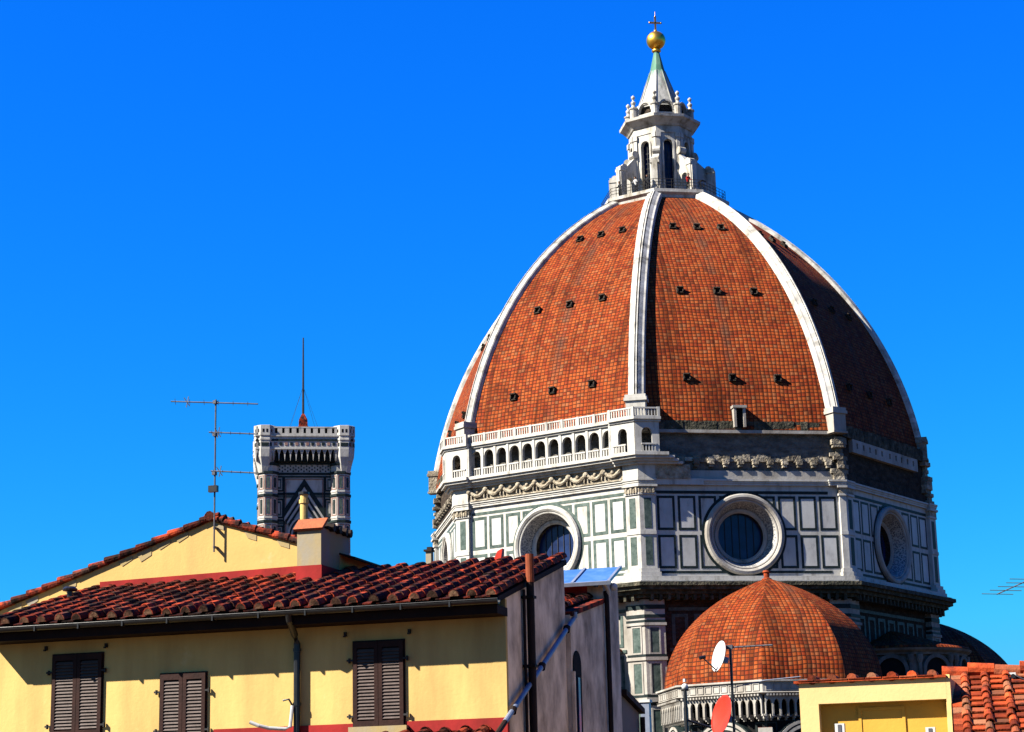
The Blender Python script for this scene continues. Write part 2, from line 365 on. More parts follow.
M['galv'] = surf('galvanised_steel', [(.3, (.08, .08, .10)), (.7, (.16, .16, .18))], 5, .5, .1, 10, metal=.4)
M['canopy'] = surf('blue_canopy_sheet', [(.3, (.05, .15, .42)), (.5, (.07, .19, .50)), (.7, (.12, .25, .52))], 3.5, .3, .05, 4, spec=.5)
M['skin'] = surf('skin', [(.3, (.42, .24, .17)), (.7, (.48, .28, .20))], 3, .6, 0)
M['red_cloth'] = surf('red_jacket', [(.3, (.40, .02, .02)), (.7, (.50, .03, .03))], 6, .9, 0)
M['dark_cloth'] = surf('dark_clothes', [(.3, (.015, .016, .022)), (.7, (.03, .032, .04))], 6, .9, 0)
M['pale_cloth'] = surf('pale_shirt', [(.3, (.5, .5, .5)), (.7, (.62, .62, .60))], 6, .9, 0)
M['hair'] = surf('dark_hair', [(.3, (.012, .009, .007)), (.7, (.03, .02, .015))], 6, .7, 0)
M['street'] = surf('street_stone', [(.3, (.07, .05, .035)), (.7, (.14, .10, .07))], .3, .9, .3, 4)
M['bulb'] = surf('opal_cap', [(.3, (.6, .6, .6)), (.7, (.7, .7, .7))], 3, .4, 0)

# inlay of small dark lozenges on pale marble (round windows' splays)
def inlay():
    m, n, l, b = nmat('inlaid_marble')
    tc = n.new('ShaderNodeTexCoord')
    vo = n.new('ShaderNodeTexVoronoi'); vo.inputs['Scale'].default_value = 6.5; l.new(tc.outputs['Object'], vo.inputs['Vector'])
    r = ramp(n, [(.30, (.05, .065, .085)), (.44, (.30, .30, .30)), (.8, (.52, .50, .46))]); l.new(vo.outputs['Distance'], r.inputs['Fac'])
    l.new(r.outputs[0], b.inputs['Base Color']); b.inputs['Roughness'].default_value = .6
    return m
M['inlay'] = inlay()

# ------------------------------------------------------------------ ground
gb = MB(); gb.f([gb.v(-6000, -6000, 0), gb.v(6000, -6000, 0), gb.v(6000, 6000, 0), gb.v(-6000, 6000, 0)])
gb.build('ground', M['street'], kind='structure')

# ------------------------------------------------------------------ cathedral
ANG = [-99.0, -53.9, -7.2, 36.7, 81.2, 126.0, 171.0, 216.0]
R0 = 27.0
def pol(a, r): return Vector((r * sin(rad(a)), -r * cos(rad(a)), 0))
CR = [pol(a, R0) for a in ANG]
def edge(i):
    a, b = CR[i % 8], CR[(i + 1) % 8]; t = (b - a).normalized(); return a, b, t, Vector((t.y, -t.x, 0))
def off(i, p):
    """corner i of the octagon moved out by p from both its walls"""
    n1, n2 = edge(i - 1)[3], edge(i)[3]
    k = p / (1 + n1.dot(n2)); return CR[i % 8] + (n1 + n2) * k
def fframe(i):
    a, b, t, n = edge(i); mid = (a + b) / 2
    return frame(Vector((mid.x, mid.y, G)), math.degrees(math.atan2(n.x, -n.y))), (b - a).length
ZT = Matrix.Translation((0, 0, G))
def ring(mb, p0, p1, z0, z1, faces=range(8), m=None, ext=None):
    if m is not None: mb.m = m
    for i in faces:
        a0, b0, a1, b1 = off(i, p0), off(i + 1, p0), off(i, p1), off(i + 1, p1)
        mb.prism([(a0.x, a0.y), (a1.x, a1.y), (b1.x, b1.y), (b0.x, b0.y)], z0, z1)
def wrap(mb, i, wl, wr, p, z0, z1, m=None, pin=-.6):
    """a block folded round corner i: wl metres along the wall left of it, wr along the right one"""
    if m is not None: mb.m = m
    t1, n1 = edge(i - 1)[2:]; t2, n2 = edge(i)[2:]
    c, o, q = CR[i % 8], off(i, p), off(i, pin)
    P = [c - t1 * wl + n1 * pin, c - t1 * wl + n1 * p, o, c + t2 * wr + n2 * p, c + t2 * wr + n2 * pin, q]
    mb.prism([(v.x, v.y) for v in P], z0, z1)

cath = thing('cathedral', (0, 0, 0), 'great cathedral with an octagonal red tiled dome, white ribs, marble drum and tall white lantern', 'cathedral')

def rib_r(z): return -12 + math.sqrt(39.7 ** 2 - (z - 31.44) ** 2)
ZB, ZTOP = 36.7, 66.5
NV = 56
zs = [ZB + (ZTOP - ZB) * k / NV for k in range(NV + 1)]
arc = [0]
for a, b in zip(zs, zs[1:]): arc.append(arc[-1] + math.hypot(b - a, rib_r(b) - rib_r(a)))
def tile_r(z): return rib_r(z) - .75
DANG = [-98.6, -51.2, -7.2, 36.0, 80.0, 126.0, 171.0, 216.0]
def dpol(i, z, extra=0.0):
    i %= 8
    return pol(DANG[i], tile_r(z) + extra - (.55 if i == 4 else -.1 if i == 0 else 0.0) * (67 - z) / 30)

def face_pt(i, s, z, lift=0.0):
    """point on the tiles of face i; s in -1..1 across, with the outward normal"""
    def q(zz): return dpol(i, zz).lerp(dpol(i + 1, zz), (s + 1) / 2)
    p, p2 = q(z), q(z + .05)
    up = Vector((p2.x - p.x, p2.y - p.y, .05)).normalized()
    t = edge(i)[2]; n = t.cross(up).normalized()
    return Vector((p.x, p.y, z + G)) + n * lift, t, up, n

for i in range(8):
    mb = MB(ZT); NU = 6; gr = []
    for k, z in enumerate(zs):
        a, b = dpol(i, z), dpol(i + 1, z); wdt = (b - a).length
        gr.append([(mb.v(*(a.lerp(b, j / NU).xy), z), ((j / NU - .5) * wdt + 50 + 13 * i, arc[k] + 20)) for j in range(NU + 1)])
    for A, B in zip(gr, gr[1:]):
        for j in range(NU):
            q = [A[j], A[j + 1], B[j + 1], B[j]]; mb.f([x[0] for x in q], [x[1] for x in q])
    pan = mb.build('tile_panel', M['tiles'], cath, smooth=True)
    if i in (0, 1, 2, 3):
        for zr in ((41.9, 51.4, 60.3) if i != 2 else (41.9, 51.6, 60.2)):
            for s in (-.48, 0.0, .48):
                P, t, up, n = face_pt(i, s, zr)
                vb = MB(Matrix((t, up, n)).transposed().to_4x4()); vb.M = vb.M @ Matrix.Scale(.82, 4); vb.M.translation = P
                vb.box(-.42, .42, -.36, -.24, -.2, .22, 0); vb.box(-.42, .42, .30, .46, -.2, .50, 0)
                vb.box(-.42, -.27, -.24, .30, -.2, .34, 0); vb.box(.27, .42, -.24, .30, -.2, .34, 0)
                vb.box(-.27, .27, -.24, .30, -.2, .06, 1)
                vb.build('vent', [M['masonry'], M['hole']], pan)
    if i == 2:      # little stone dormer just above the eave
        P, t, up, n = face_pt(i, 0.02, 37.9)
        nn = edge(i)[3]
        db = MB(Matrix((t, -nn, Vector((0, 0, 1)))).transposed().to_4x4()); db.M.translation = P
        db.box(-.58, -.34, -.55, .8, -1.0, .85, 0); db.box(.34, .58, -.55, .8, -1.0, .85, 0); db.box(-.68, .68, -.66, .9, .85, 1.1, 0)
        db.box(-.34, .34, -.2, .8, -1.0, .85, 1)
        db.build('dormer', [M['marble_dirty'], M['hole']], pan)

# ribs
prof = [(-.88, -.9), (-.88, .18), (-.80, .34), (-.60, .40), (-.20, .66), (-.16, .50), (-.05, .46), (-.02, .74), (.10, .74), (.13, .46), (.20, .50), (.24, .66), (.60, .40), (.80, .34), (.88, .18), (.88, -.9)]
for i in range(8):
    mb = MB(ZT); d = pol(DANG[i], 1); t = Vector((cos(rad(DANG[i])), sin(rad(DANG[i])), 0))
    rings = []; z0, z1, n_ = 38.6, 67.0, 60
    for k in range(n_ + 1):
        z = z0 + (z1 - z0) * k / n_; r = dpol(i, z).length; dr = dpol(i, z + .05).length - r
        nr, nz_ = .05 / math.hypot(.05, dr), -dr / math.hypot(.05, dr)
        ws = {2: .9, 3: .76, 1: .68}.get(i, .6); hs_ = .62 if i in (0, 4) else .8 if i == 1 else 1.0
        rings.append([mb.v(*(d * (r + c * hs_ * nr) + t * (a * ws)).xy, z + c * hs_ * nz_) for a, c in prof])
    for A, B in zip(rings, rings[1:]):
        mb.tone = random.uniform(.1, .9)
        for k in range(len(prof) - 1): mb.f([A[k], A[k + 1], B[k + 1], B[k]])
    mb.f(rings[0]); mb.f(rings[-1][::-1])
    rb = mb.build('rib', M['rib_marble'], cath)
    pr0 = dpol(i, 37.8).length
    pb = MB(frame(Vector((d.x * pr0, d.y * pr0, G)), DANG[i]))
    kq = .98 if i == 2 else .80 if i in (1, 3) else .55; zu = 1.0 if i in (1, 2) else 0.0
    pb.fbox(-.95 * kq, .95 * kq, -1.4, .75, 36.5, 38.3 + zu); pb.fbox(-1.12 * kq, 1.12 * kq, -1.4, .9, 38.3 + zu, 38.6 + zu); pb.fbox(-1.02 * kq, 1.02 * kq, -1.4, .82, 38.6 + zu, 38.9 + zu)
    pb.fbox(-1.08 * kq, 1.08 * kq, -1.2, .85, 36.4, 36.6)
    pb.build('rib_plinth', M['marble'] if i == 2 else M['marble_dirty'] if i in (1, 3) else M['quoin'], rb)

# drum: a marble wall with a round window on each side
ZC = 26.65; RO, RI = 3.85, 2.2
PW = 1.5
for i in range(8):
    Mf, L = fframe(i); mb = MB(Mf); h = L / 2 - .05
    front = i in (1,)
    zlo, zhi = 22.6, 31.3
    # sheet with a round hole
    n = 48; hole = []; outer = []
    for k in range(n):
        a = 2 * pi * (k + .5) / n; hole.append((3.5 * cos(a), ZC + 3.5 * sin(a)))
        ca, sa = cos(a), sin(a); sx = (h / abs(ca)) if abs(ca) > 1e-6 else 1e9
        sz_ = ((zhi - ZC) / sa) if sa > 0 else ((zlo - ZC) / sa)
        q = min(sx, sz_); outer.append((q * ca, ZC + q * sa))
    hv = [mb.v(u, .35, z) for u, z in hole]; ov = [mb.v(u, .35, z) for u, z in outer]
    mb.m = 0
    for k in range(n): mb.f([hv[k], ov[k], ov[(k + 1) % n], hv[(k + 1) % n]])
    cs = [mb.v(u, .35, z) for u, z in ((-h, zlo), (h, zlo), (h, zhi), (-h, zhi))]
    def near(c):
        return min(range(n), key=lambda k: 0 if False else 0)
    for (cu, cz), ci in zip(((-h, zlo), (h, zlo), (h, zhi), (-h, zhi)), cs):
        aa = math.atan2(cz - ZC, cu) % (2 * pi)
        k = int(aa / (2 * pi) * n - .5) % n
        mb.f([ov[k], ci, ov[(k + 1) % n]])
    keep = lambda q: math.hypot(q[0], q[1] - ZC) > RO + .02
    gm = 1 if front or i == 0 else 2  # dim sides get the darker green, their shade put into the colour
    ua = h - PW - .10; uR = h - .72 if i == 2 else ua; cw = 2.02
    D0, D1 = -.37, -.325
    # dark string lines above and below the panels
    for za, zb in ((23.0, 23.22), (30.5, 30.78)):
        nseg = 30
        mb.fbox(-ua, ua, D0, D1 + .004, za, zb, gm) if za > 30 else [mb.fbox(-ua + 2 * ua * k / nseg, -ua + 2 * ua * (k + 1) / nseg, D0, D1, za, zb, gm) for k in range(nseg) if keep((-ua + 2 * ua * (k + .5) / nseg, za))]
    for row in ((23.45, 26.6), (27.05, 30.3)):
        for sgn in (-1, 1):
            for c in range(4):
                us = uR if sgn > 0 else ua; u0 = us - c * cw - .10; u1 = us - (c + 1) * cw + .20
                if c == 3: u1 = u0 - cw + .24
                lo, hi = (u1, u0) if sgn > 0 else (-u0, -u1)
                mb.tone = random.uniform(.2, .8)
                mb.strips(lo, hi, row[0], row[1], .30 if front else .23, D0, D1, keep, gm)
                # the pale field inside the frame
                if keep((lo, row[0])) and keep((hi, row[1])) and keep((lo, row[1])) and keep((hi, row[0])):
                    mb.tone = random.uniform(.1, .9); mb.fbox(lo + (.30 if front else .23), hi - (.30 if front else .23), D0, D1 - .012, row[0] + (.30 if front else .23), row[1] - (.30 if front else .23), 3)
    # dark ring round the window
    mb.m = gm
    ra, rb_ = RO - .1, RO + .28
    for k in range(64):
        a0, a1 = 2 * pi * k / 64, 2 * pi * (k + 1) / 64
        q = [mb.v(r * cos(a), .315, ZC + r * sin(a)) for r, a in ((ra, a0), (rb_, a0), (rb_, a1), (ra, a1))]; mb.f(q)
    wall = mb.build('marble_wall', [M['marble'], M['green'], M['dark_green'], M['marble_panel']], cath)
    # round window: moulded ring, inlaid splay, glass
    ob = MB(Mf @ Matrix.Translation((0, 0, ZC)) @ Matrix.Rotation(pi / 2, 4, 'X'))
    # lathe about local z -> out of the wall
    def lat(mb_, pr, m, nn=56): mb_.lathe(pr, (0, 0), nn, m)
    lat(ob, [(RO + .02, -.40), (RO + .02, -.12), (RO - .10, .06), (RO - .32, .10), (RO - .5, -.02), (RO - .56, -.16)], 0)
    lat(ob, [(RO - .56, -.16), (RO - .62, -.10), (RO - .72, -.14), (RO - .76, -.26)], 0)
    lat(ob, [(RO - .76, -.26), (RI + .42, -1.45)], 1)
    lat(ob, [(RI + .42, -1.45), (RI + .36, -1.36), (RI + .14, -1.40), (RI, -1.55)], 0); lat(ob, [(RI, -1.55), (RI, -2.5)], 2)  # inner reveal in dark masonry, the jamb's shade painted in
    ob.build('round_window', [M['marble'] if i in (1, 0) else M['marble_dirty'], M['inlay'], M['masonry']], wall, smooth=False)
    wb = MB(Mf)
    wb.m = 0; cv = wb.v(0, 2.1, ZC); rv = [wb.v(RI * 1.02 * cos(2 * pi * k / 40), 2.1, ZC + RI * 1.02 * sin(2 * pi * k / 40)) for k in range(40)]
    for k in range(40): wb.f([cv, rv[k], rv[(k + 1) % 40]])
    for k in (-2, -1, 0, 1, 2):
        x = k * .7; hh = math.sqrt(max(RI ** 2 - x * x, .01)); wb.box(x - .025, x + .025, 2.02, 2.09, ZC - hh, ZC + hh, 1)
    wb.build('window_glass', [M['glass'], M['iron']], wall)

# unseen dark core added to stop light leaking through drum and dome
kb = MB(ZT); ring(kb, -30, -2.6, -G, 36.5, m=0)
kb.build('light_block_core', M['hole'], cath)

# corner pilasters
for i in range(8):
    mb = MB(ZT); PL = .62 if i == 3 else PW
    wrap(mb, i, PL + .25, PW + .25, .42, 22.66, 23.05, 0); wrap(mb, i, PL + .15, PW + .15, .25, 23.05, 23.4)
    wrap(mb, i, PL, PW, 0, 23.4, 30.35)
    wrap(mb, i, PL + .02, PW + .02, .07, 26.62, 26.95)
    wrap(mb, i, PL + .12, PW + .12, .12, 30.35, 30.55, 0); wrap(mb, i, PL + .05, PW + .05, .10, 30.55, 31.1, 2); wrap(mb, i, PL + .22, PW + .22, .28, 31.1, 31.3, 0)
    for j, sg in ((i - 1, 1), (i, -1)):
        Mf, L = fframe(j % 8); mb.M = Mf
        if i == 3 and sg > 0: continue
        uc = sg * (L / 2 - PW * .52)
        for za, zb in ((23.75, 26.4), (27.2, 30.05)):
            mb.fbox(uc - .34, uc + .34, -.02, .022, za, zb, 1)
        if i in (1, 2):      # acanthus leaves of the capital
            for k in range(5):
                mb.fbox(uc - .62 + k * .27, uc - .44 + k * .27, .08, .24, 30.5, 31.0 - .15 * (k % 2), 2)
    mb.build('pilaster', [M['marble'], M['green'] if i in (1, 2, 0) else M['dark_green'], M['carving']], cath)  # panels on the dim corners painted darker green for shade

# entablature left from the finished and unfinished parts
mb = MB(ZT); ring(mb, -.5, -.12, 31.3, 31.5, m=0); ring(mb, -.5, -.05, 31.5, 31.68); ring(mb, -.5, .06, 31.68, 31.85)
for i in range(8):
    wrap(mb, i, PW + .1, PW + .1, .14, 31.3, 31.5, 0); wrap(mb, i, PW + .15, PW + .15, .2, 31.5, 31.68); wrap(mb, i, PW + .2, PW + .2, .28, 31.68, 31.85)
mb.build('architrave', M['marble'], cath)

# unfinished upper drum (rough masonry, stumps of stone, eave bands)
for i in [0] + list(range(2, 8)):
    Mf, L = fframe(i); h = L / 2
    mb = MB(ZT); ring(mb, -1.5, -.40, 31.85, 32.75, [i], 2)
    ring(mb, -1.6, -.75, 32.75, 36.35, [i], 1)
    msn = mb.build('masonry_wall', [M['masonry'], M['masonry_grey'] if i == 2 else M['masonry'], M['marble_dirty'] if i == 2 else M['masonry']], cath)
    mb = MB(Mf)
    # broken course of blocks along the wall
    u = -h + 1
    while u < h - 1:
        wd = random.uniform(.35, .8); mb.tone = random.random()
        mb.fbox(u, u + wd, -.9, -.60 + random.uniform(-.08, .12), 33.65 + random.uniform(-.1, .1), 34.15 + random.uniform(-.15, .2)); u += wd + .02
    for k in range(13):
        u = -h + 1.4 + (2 * h - 2.8) * k / 12
        if i == 3: continue
        mb.tone = random.random()
        mb.fbox(u - .28, u + .28, -.8, -.16, 33.35, 33.7); mb.fbox(u - .2, u + .2, -.8, -.30, 33.1, 33.35); mb.fbox(u - .34, u + .34, -.8, -.2, 33.7, 33.86)
    if i != 3: mb.build('stone_corbels', M['quoin'], msn)
    mb = MB(Mf)
    if i == 3 or i == 5:
        # white band with a row of small square openings
        ops = [-6.4, -5.0, -3.6, -2.3, -.9, .9, 2.3, 3.6, 5.0, 6.4]
        mb.fbox(-7.4, 7.4, -.8, -.30, 35.0, 35.45); mb.fbox(-7.4, 7.4, -.8, -.30, 36.0, 36.3); e = -7.4
        for c in ops: mb.fbox(e, c - .17, -.8, -.30, 35.45, 36.0); e = c + .17
        mb.fbox(e, 7.4, -.8, -.30, 35.45, 36.0)
        mb.build('pierced_band', M['marble_dirty'], msn)
    else:
        mb.fbox(-h + .9, h - .9, -1, -.22, 36.35, 36.65); mb.build('string_course', M['marble_dirty'], msn)
    mb = MB(Mf); u = -h + .8
    while u < h - .8:
        wd = random.uniform(.5, 1.3); mb.tone = random.random()
        mb.fbox(u, min(u + wd, h - .8), -1.3, -.30 + random.uniform(-.06, .06), 36.66 if i not in (3, 5) else 36.3, 37.5 + random.uniform(-.07, .07)); u += wd + .015
    mb.build('eave_stones', M['mossy'], msn)
# torn quoins at the corners of the unfinished part
for i in (0, 3, 4, 5, 6, 7):
    mb = MB(ZT); z = 31.86
    while z < 36.0:
        hh = random.uniform(.26, .5); mb.tone = random.random()
        wrap(mb, i, random.uniform(.5, 1.5), random.uniform(.4, 1.3), random.uniform(-.45, .12), z, z + hh, 0, pin=-1.6); z += hh + .012
    mb.build('corner_quoins', M['quoin'], cath)
    
# gallery on the one finished side
gal = None
Mf, L = fframe(1); h = L / 2
mb = MB(ZT)
ring(mb, -1.5, -.02, 31.85, 33.2, [1], 1)
for i in (1, 2): wrap(mb, i, PW + .1, PW + .1, .22, 31.85, 33.2, 0)
for p, za, zb in ((.25, 33.2, 33.42), (.5, 33.42, 33.66), (.85, 33.66, 33.9), (1.05, 33.9, 34.2)):
    ring(mb, -1.5, p, za, zb, [1], 0)
    wrap(mb, 1, 2.4 + p * .3, 2.3, p + .3, za, zb, 0, pin=-1.5); wrap(mb, 2, 2.3, 2.2 + .9 * (34.2 - zb) * 2.2 + .5, p + .3, za, zb, 0, pin=-1.5)
# the cornice and frieze break off in steps on the next side
wrap(mb, 2, 1, 5.0, .16, 31.85, 33.2, 1, pin=-1.5); wrap(mb, 2, 1, 6.3, .05, 31.3, 31.9, 0, pin=-.6)
gal = mb.build('gallery', [M['marble'], M['carving']], cath)
# garlands on the frieze
mb = MB(Mf); ns = 9; span = 2 * (h - PW - .3)
for k in range(ns):
    ua_ = -span / 2 + span * k / ns; ub = ua_ + span / ns
    pts = [(ua_ + (ub - ua_) * q / 8, -.16, 32.95 - .62 * math.sin(pi * q / 8)) for q in range(9)]
    mb.tube(pts, .17, 6); mb.tube([(p[0], p[1] - .05, p[2] + .12) for p in pts], .07, 5)
    mb.ball((ua_, -.15, 32.85), .32, 6); mb.ball(((ua_ + ub) / 2, -.12, 32.75), .2, 5)
    mb.tube([(ua_ - .16, -.1, 32.8), (ua_ - .22, -.12, 32.1)], .09, 5); mb.tube([(ua_ + .16, -.1, 32.8), (ua_ + .22, -.12, 32.1)], .09, 5)
mb.m = 0; mb.fbox(-span / 2, span / 2, -.1, .14, 31.86, 32.0)
mb.build('garland', M['carving'], gal)
# arcade
mb = MB(Mf)
pu = 2.35                                     # length of the end pavilions
step = 2 * (h - pu + .2) / 11
ops = [(-(h - pu + .2) + step * (k + .5), .57, 34.2, 36.2) for k in range(11)]
mb.arch_wall(-(h - pu + .2), h - pu + .2, 34.2, 37.1, .15, .50, ops, 0)
mb.fbox(-h, h, -.2, .68, 37.1, 37.3); mb.fbox(-h, h, -.2, .85, 37.3, 37.55)
for k in range(12):
    u = -(h - pu + .2) + step * k; mb.fbox(u - .13, u + .13, .49, .58, 34.2, 37.1)
def pavil(i, j, lo, hi, leafs=True):
    Mj, Lj = fframe(j); mb.M = Mj
    mb.arch_wall(lo, hi, 34.2, 37.1, .68, 1.08, [((lo + hi) / 2 + (.05 if lo > 0 else -.05), .5, 34.2, 36.05)], 0)
t = .41                                       # how far the folded corner reaches beyond the wall corner
pavil(1, 1, -h - t, -h + pu, 0); pavil(2, 1, h - pu, h + t)
L2 = fframe(2)[1] / 2; L0 = fframe(0)[1] / 2
pavil(2, 2, -L2 - t, -L2 + 1.9); pavil(1, 0, L0 - 1.9, L0 + t)
mb.M = Mf
for u in (-h + pu, h - pu): mb.fbox(u - .12, u + .12, .1, 1.08, 34.2, 37.1)
mb.M = fframe(2)[0]; mb.fbox(-L2 + 1.7, -L2 + 1.9, -.3, .68, 34.2, 37.1)
mb.M = fframe(0)[0]; mb.fbox(L0 - 1.9, L0 - 1.7, -.3, .68, 34.2, 37.1)
mb.M = ZT
for (za, zb, p) in ((37.1, 37.3, 1.2), (37.3, 37.55, 1.38)):
    wrap(mb, 1, 2.05, pu, p, za, zb, 0, pin=-.5); wrap(mb, 2, pu, 2.05, p, za, zb, 0, pin=-.5)
mb.m = 1; ring(mb, -1.6, -.75, 34.2, 36.9, [1])
mb.build('arcade', [M['marble'], M['masonry_grey']], gal)
# balusters
def balustrade(mbx, u0, u1, d, z0, z1, stepb=.27, posts=()):
    mbx.fbox(u0, u1, d - .09, d + .09, z1 - .14, z1); mbx.fbox(u0, u1, d - .08, d + .08, z0, z0 + .1)
    n_ = max(2, int((u1 - u0) / stepb))
    for k in range(n_):
        u = u0 + (u1 - u0) * (k + .5) / n_; mbx.fbox(u - .055, u + .055, d - .05, d + .05, z0 + .1, z1 - .14)
    for u in posts: mbx.fbox(u - .13, u + .13, d - .13, d + .13, z0, z1 + .03)
mb = MB(Mf)
for k in range(11):
    u0 = -(h - pu + .2) + step * k; balustrade(mb, u0 + .2, u0 + step - .2, .55, 34.2, 35.05)
balustrade(mb, -h + .55, -h + pu - .3, 1.08, 34.2, 35.05); balustrade(mb, h - pu + .3, h - .55, 1.08, 34.2, 35.05)
balustrade(mb, -(h - pu), h - pu, .72, 37.55, 38.45, .27, [-(h - pu) + 2 * (h - pu) * k / 9 for k in range(10)])
balustrade(mb, -h - t, -h + pu, 1.22, 37.55, 38.45, .27, (-h - t, -h + pu - .15)); balustrade(mb, h - pu, h + t, 1.22, 37.55, 38.45, .27, (h + t, h - pu + .15))
mb.M = fframe(2)[0]; balustrade(mb, -L2 - t, -L2 + 1.95, 1.22, 37.55, 38.45, .27, (-L2 + 1.85,)); balustrade(mb, -L2 + .15, -L2 + 1.6, 1.08, 34.2, 35.05)
mb.M = fframe(0)[0]; balustrade(mb, L0 - 1.95, L0 + t, 1.22, 37.55, 38.45, .27, (L0 - 1.85,)); balustrade(mb, L0 - 1.6, L0 - .15, 1.08, 34.2, 35.05)
mb.build('balustrade', M['marble'], gal)

# ledge under the marble zone and the lower drum
mb = MB(ZT)
for p, za, zb in ((.15, 20.7, 21.0), (.6, 21.0, 21.35), (1.05, 21.35, 21.7), (1.35, 21.7, 22.05), (1.0, 22.05, 22.2), (.55, 22.2, 22.64)):
    ring(mb, -2.5, p, za, zb, m=1 if zb < 22.1 else 0)
for i in range(8):
    mb.M = fframe(i)[0]; hh = fframe(i)[1] / 2; n_ = 24
    for k in range(n_): u = -hh + .4 + (2 * hh - .8) * (k + .5) / n_; mb.fbox(u - .14, u + .14, -.4, .5, 20.45, 21.0, 1)
mb.build('ledge', [M['marble'], M['mossy']], cath)
for i in range(8):
    mb = MB(ZT); ring(mb, -3, -1.0, -G, 20.9, [i], 0)
    mb.M = fframe(i)[0]; hh = fframe(i)[1] / 2 - 2.6; gm = 2 if i != 1 else 1
    for za, zb in ((-20, -12), (-10, -2), (0, 5), (6.5, 11.5), (12.5, 15.6), (16.4, 19.3)):
        n_ = 7
        for k in range(n_):
            u0 = -hh + 2 * hh * k / n_; mb.strips(u0 + .3, u0 + 2 * hh / n_ - .3, za, zb, .3, -1.02, -.95, None, gm)
    for za in (19.6, 15.85, 11.9): mb.fbox(-hh, hh, -1.02, -.9, za, za + .3, gm)
    wl_ = mb.build('lower_wall', [M['masonry'] if i in (2, 3) else M['marble_dirty'], M['green'], M['green'] if i in (2, 3) else M['dark_green']], cath)  # middle and right sides in dark masonry to paint their deep shade
for i in range(8):
    mb = MB(ZT); wl_, wr_ = 2.1, 2.1
    wrap(mb, i, wl_, wr_, -.35, -G, 20.6, 0, pin=-3)
    for za, zb, m_ in ((19.7, 20.1, 1), (18.9, 19.2, 1), (18.45, 18.7, 1), (15.35, 15.55, 1), (11.6, 11.9, 1), (10.9, 11.3, 1)): wrap(mb, i, wl_ + .03, wr_ + .03, -.30, za, zb, m_, pin=-3)
    wrap(mb, i, wl_ + .1, wr_ + .1, -.2, 18.2, 18.45, 0, pin=-3); wrap(mb, i, wl_ + .08, wr_ + .08, -.22, 15.0, 15.3, 0, pin=-3); wrap(mb, i, wl_ + .12, wr_ + .12, -.15, 11.2, 11.6, 0, pin=-3)
    for j, sg in ((i - 1, 1), (i, -1)):
        Mj, Lj = fframe(j % 8); mb.M = Mj; uc = sg * (Lj / 2 - 1.05)
        for za, zb in ((15.7, 18.0), (12.0, 14.7), (6, 10.5), (0, 5), (-10, -2)):
            mb.fbox(uc - .42, uc + .42, -.4, -.325, za, zb, 2)
            mb.strips(uc - .56, uc + .56, za - .14, zb + .14, .14, -.4, -.29, None, 0)
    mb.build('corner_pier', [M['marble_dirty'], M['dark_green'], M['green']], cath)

# lantern
lan_R = 3.55
LA = [rad(a) for a in ANG]
mb = MB(ZT)
mb.octo([(6.0, 65.6), (7.0, 65.9), (7.05, 66.2), (7.35, 66.45), (7.35, 66.8), (7.0, 66.9), (.2, 66.9)], (0, 0), 1, LA, 0)
lan = None
def lface(k):
    a, b = pol(ANG[k], lan_R), pol(ANG[(k + 1) % 8], lan_R); t_ = (b - a).normalized(); n_ = Vector((t_.y, -t_.x, 0)); mid = (a + b) / 2
    return frame(Vector((mid.x, mid.y, G)), math.degrees(math.atan2(n_.x, -n_.y))), (b - a).length
mb.octo([(3.05, 75.3), (3.7, 75.35), (3.8, 75.5), (4.35, 76.0), (4.55, 76.1), (4.6, 76.4), (4.3, 76.5), (3.3, 76.6), (3.3, 77.0)], (0, 0), 1, LA, 0)
for k in range(8):
    mb.M, L_ = lface(k); hh = L_ / 2
    mb.arch_wall(-hh, hh, 66.9, 75.4, -.45, 0, [(0, .50, 67.6, 73.2)], 0)
    mb.fbox(-hh, hh, -.45, .08, 74.5, 74.68); mb.fbox(-hh, hh, -.45, .12, 66.9, 67.4)
    # archivolt
    for q in range(12):
        a0, a1 = pi * q / 12, pi * (q + 1) / 12
        P = [(.52 * cos(a0), 73.2 + .52 * sin(a0)), (.74 * cos(a0), 73.2 + .74 * sin(a0)), (.74 * cos(a1), 73.2 + .74 * sin(a1)), (.52 * cos(a1), 73.2 + .52 * sin(a1))]
        mb.xprism(P, -.09, .02)
    for sg in (-1, 1): mb.fbox(sg * .63 - .10, sg * .63 + .10, -.02, .1, 67.4, 73.2)
    # pilaster strips at the corners
    for sg in (-1, 1):
        mb.fbox(sg * (hh - .2) - .2, sg * (hh - .2) + .2, -.1, .16, 67.4, 74.5); mb.fbox(sg * (hh - .22) - .26, sg * (hh - .22) + .26, -.1, .26, 73.95, 74.5)
mb.M = ZT
lan = mb.build('lantern', [M['lantern']], cath)
mb = MB(ZT); mb.octo([(2.75, 66.9), (2.75, 75.2)], (0, 0), 1, LA, 0)
for k in range(8):
    mb.M, L_ = lface(k)
    for q in range(9): mb.fbox(-.5, .5, -.42, -.38, 67.7 + q * .58, 67.75 + q * .58, 1)
    mb.fbox(-.03, .03, -.42, -.37, 67.6, 73.7, 1)
mb.build('lantern_glazing', [M['glass'], M['iron']], lan)
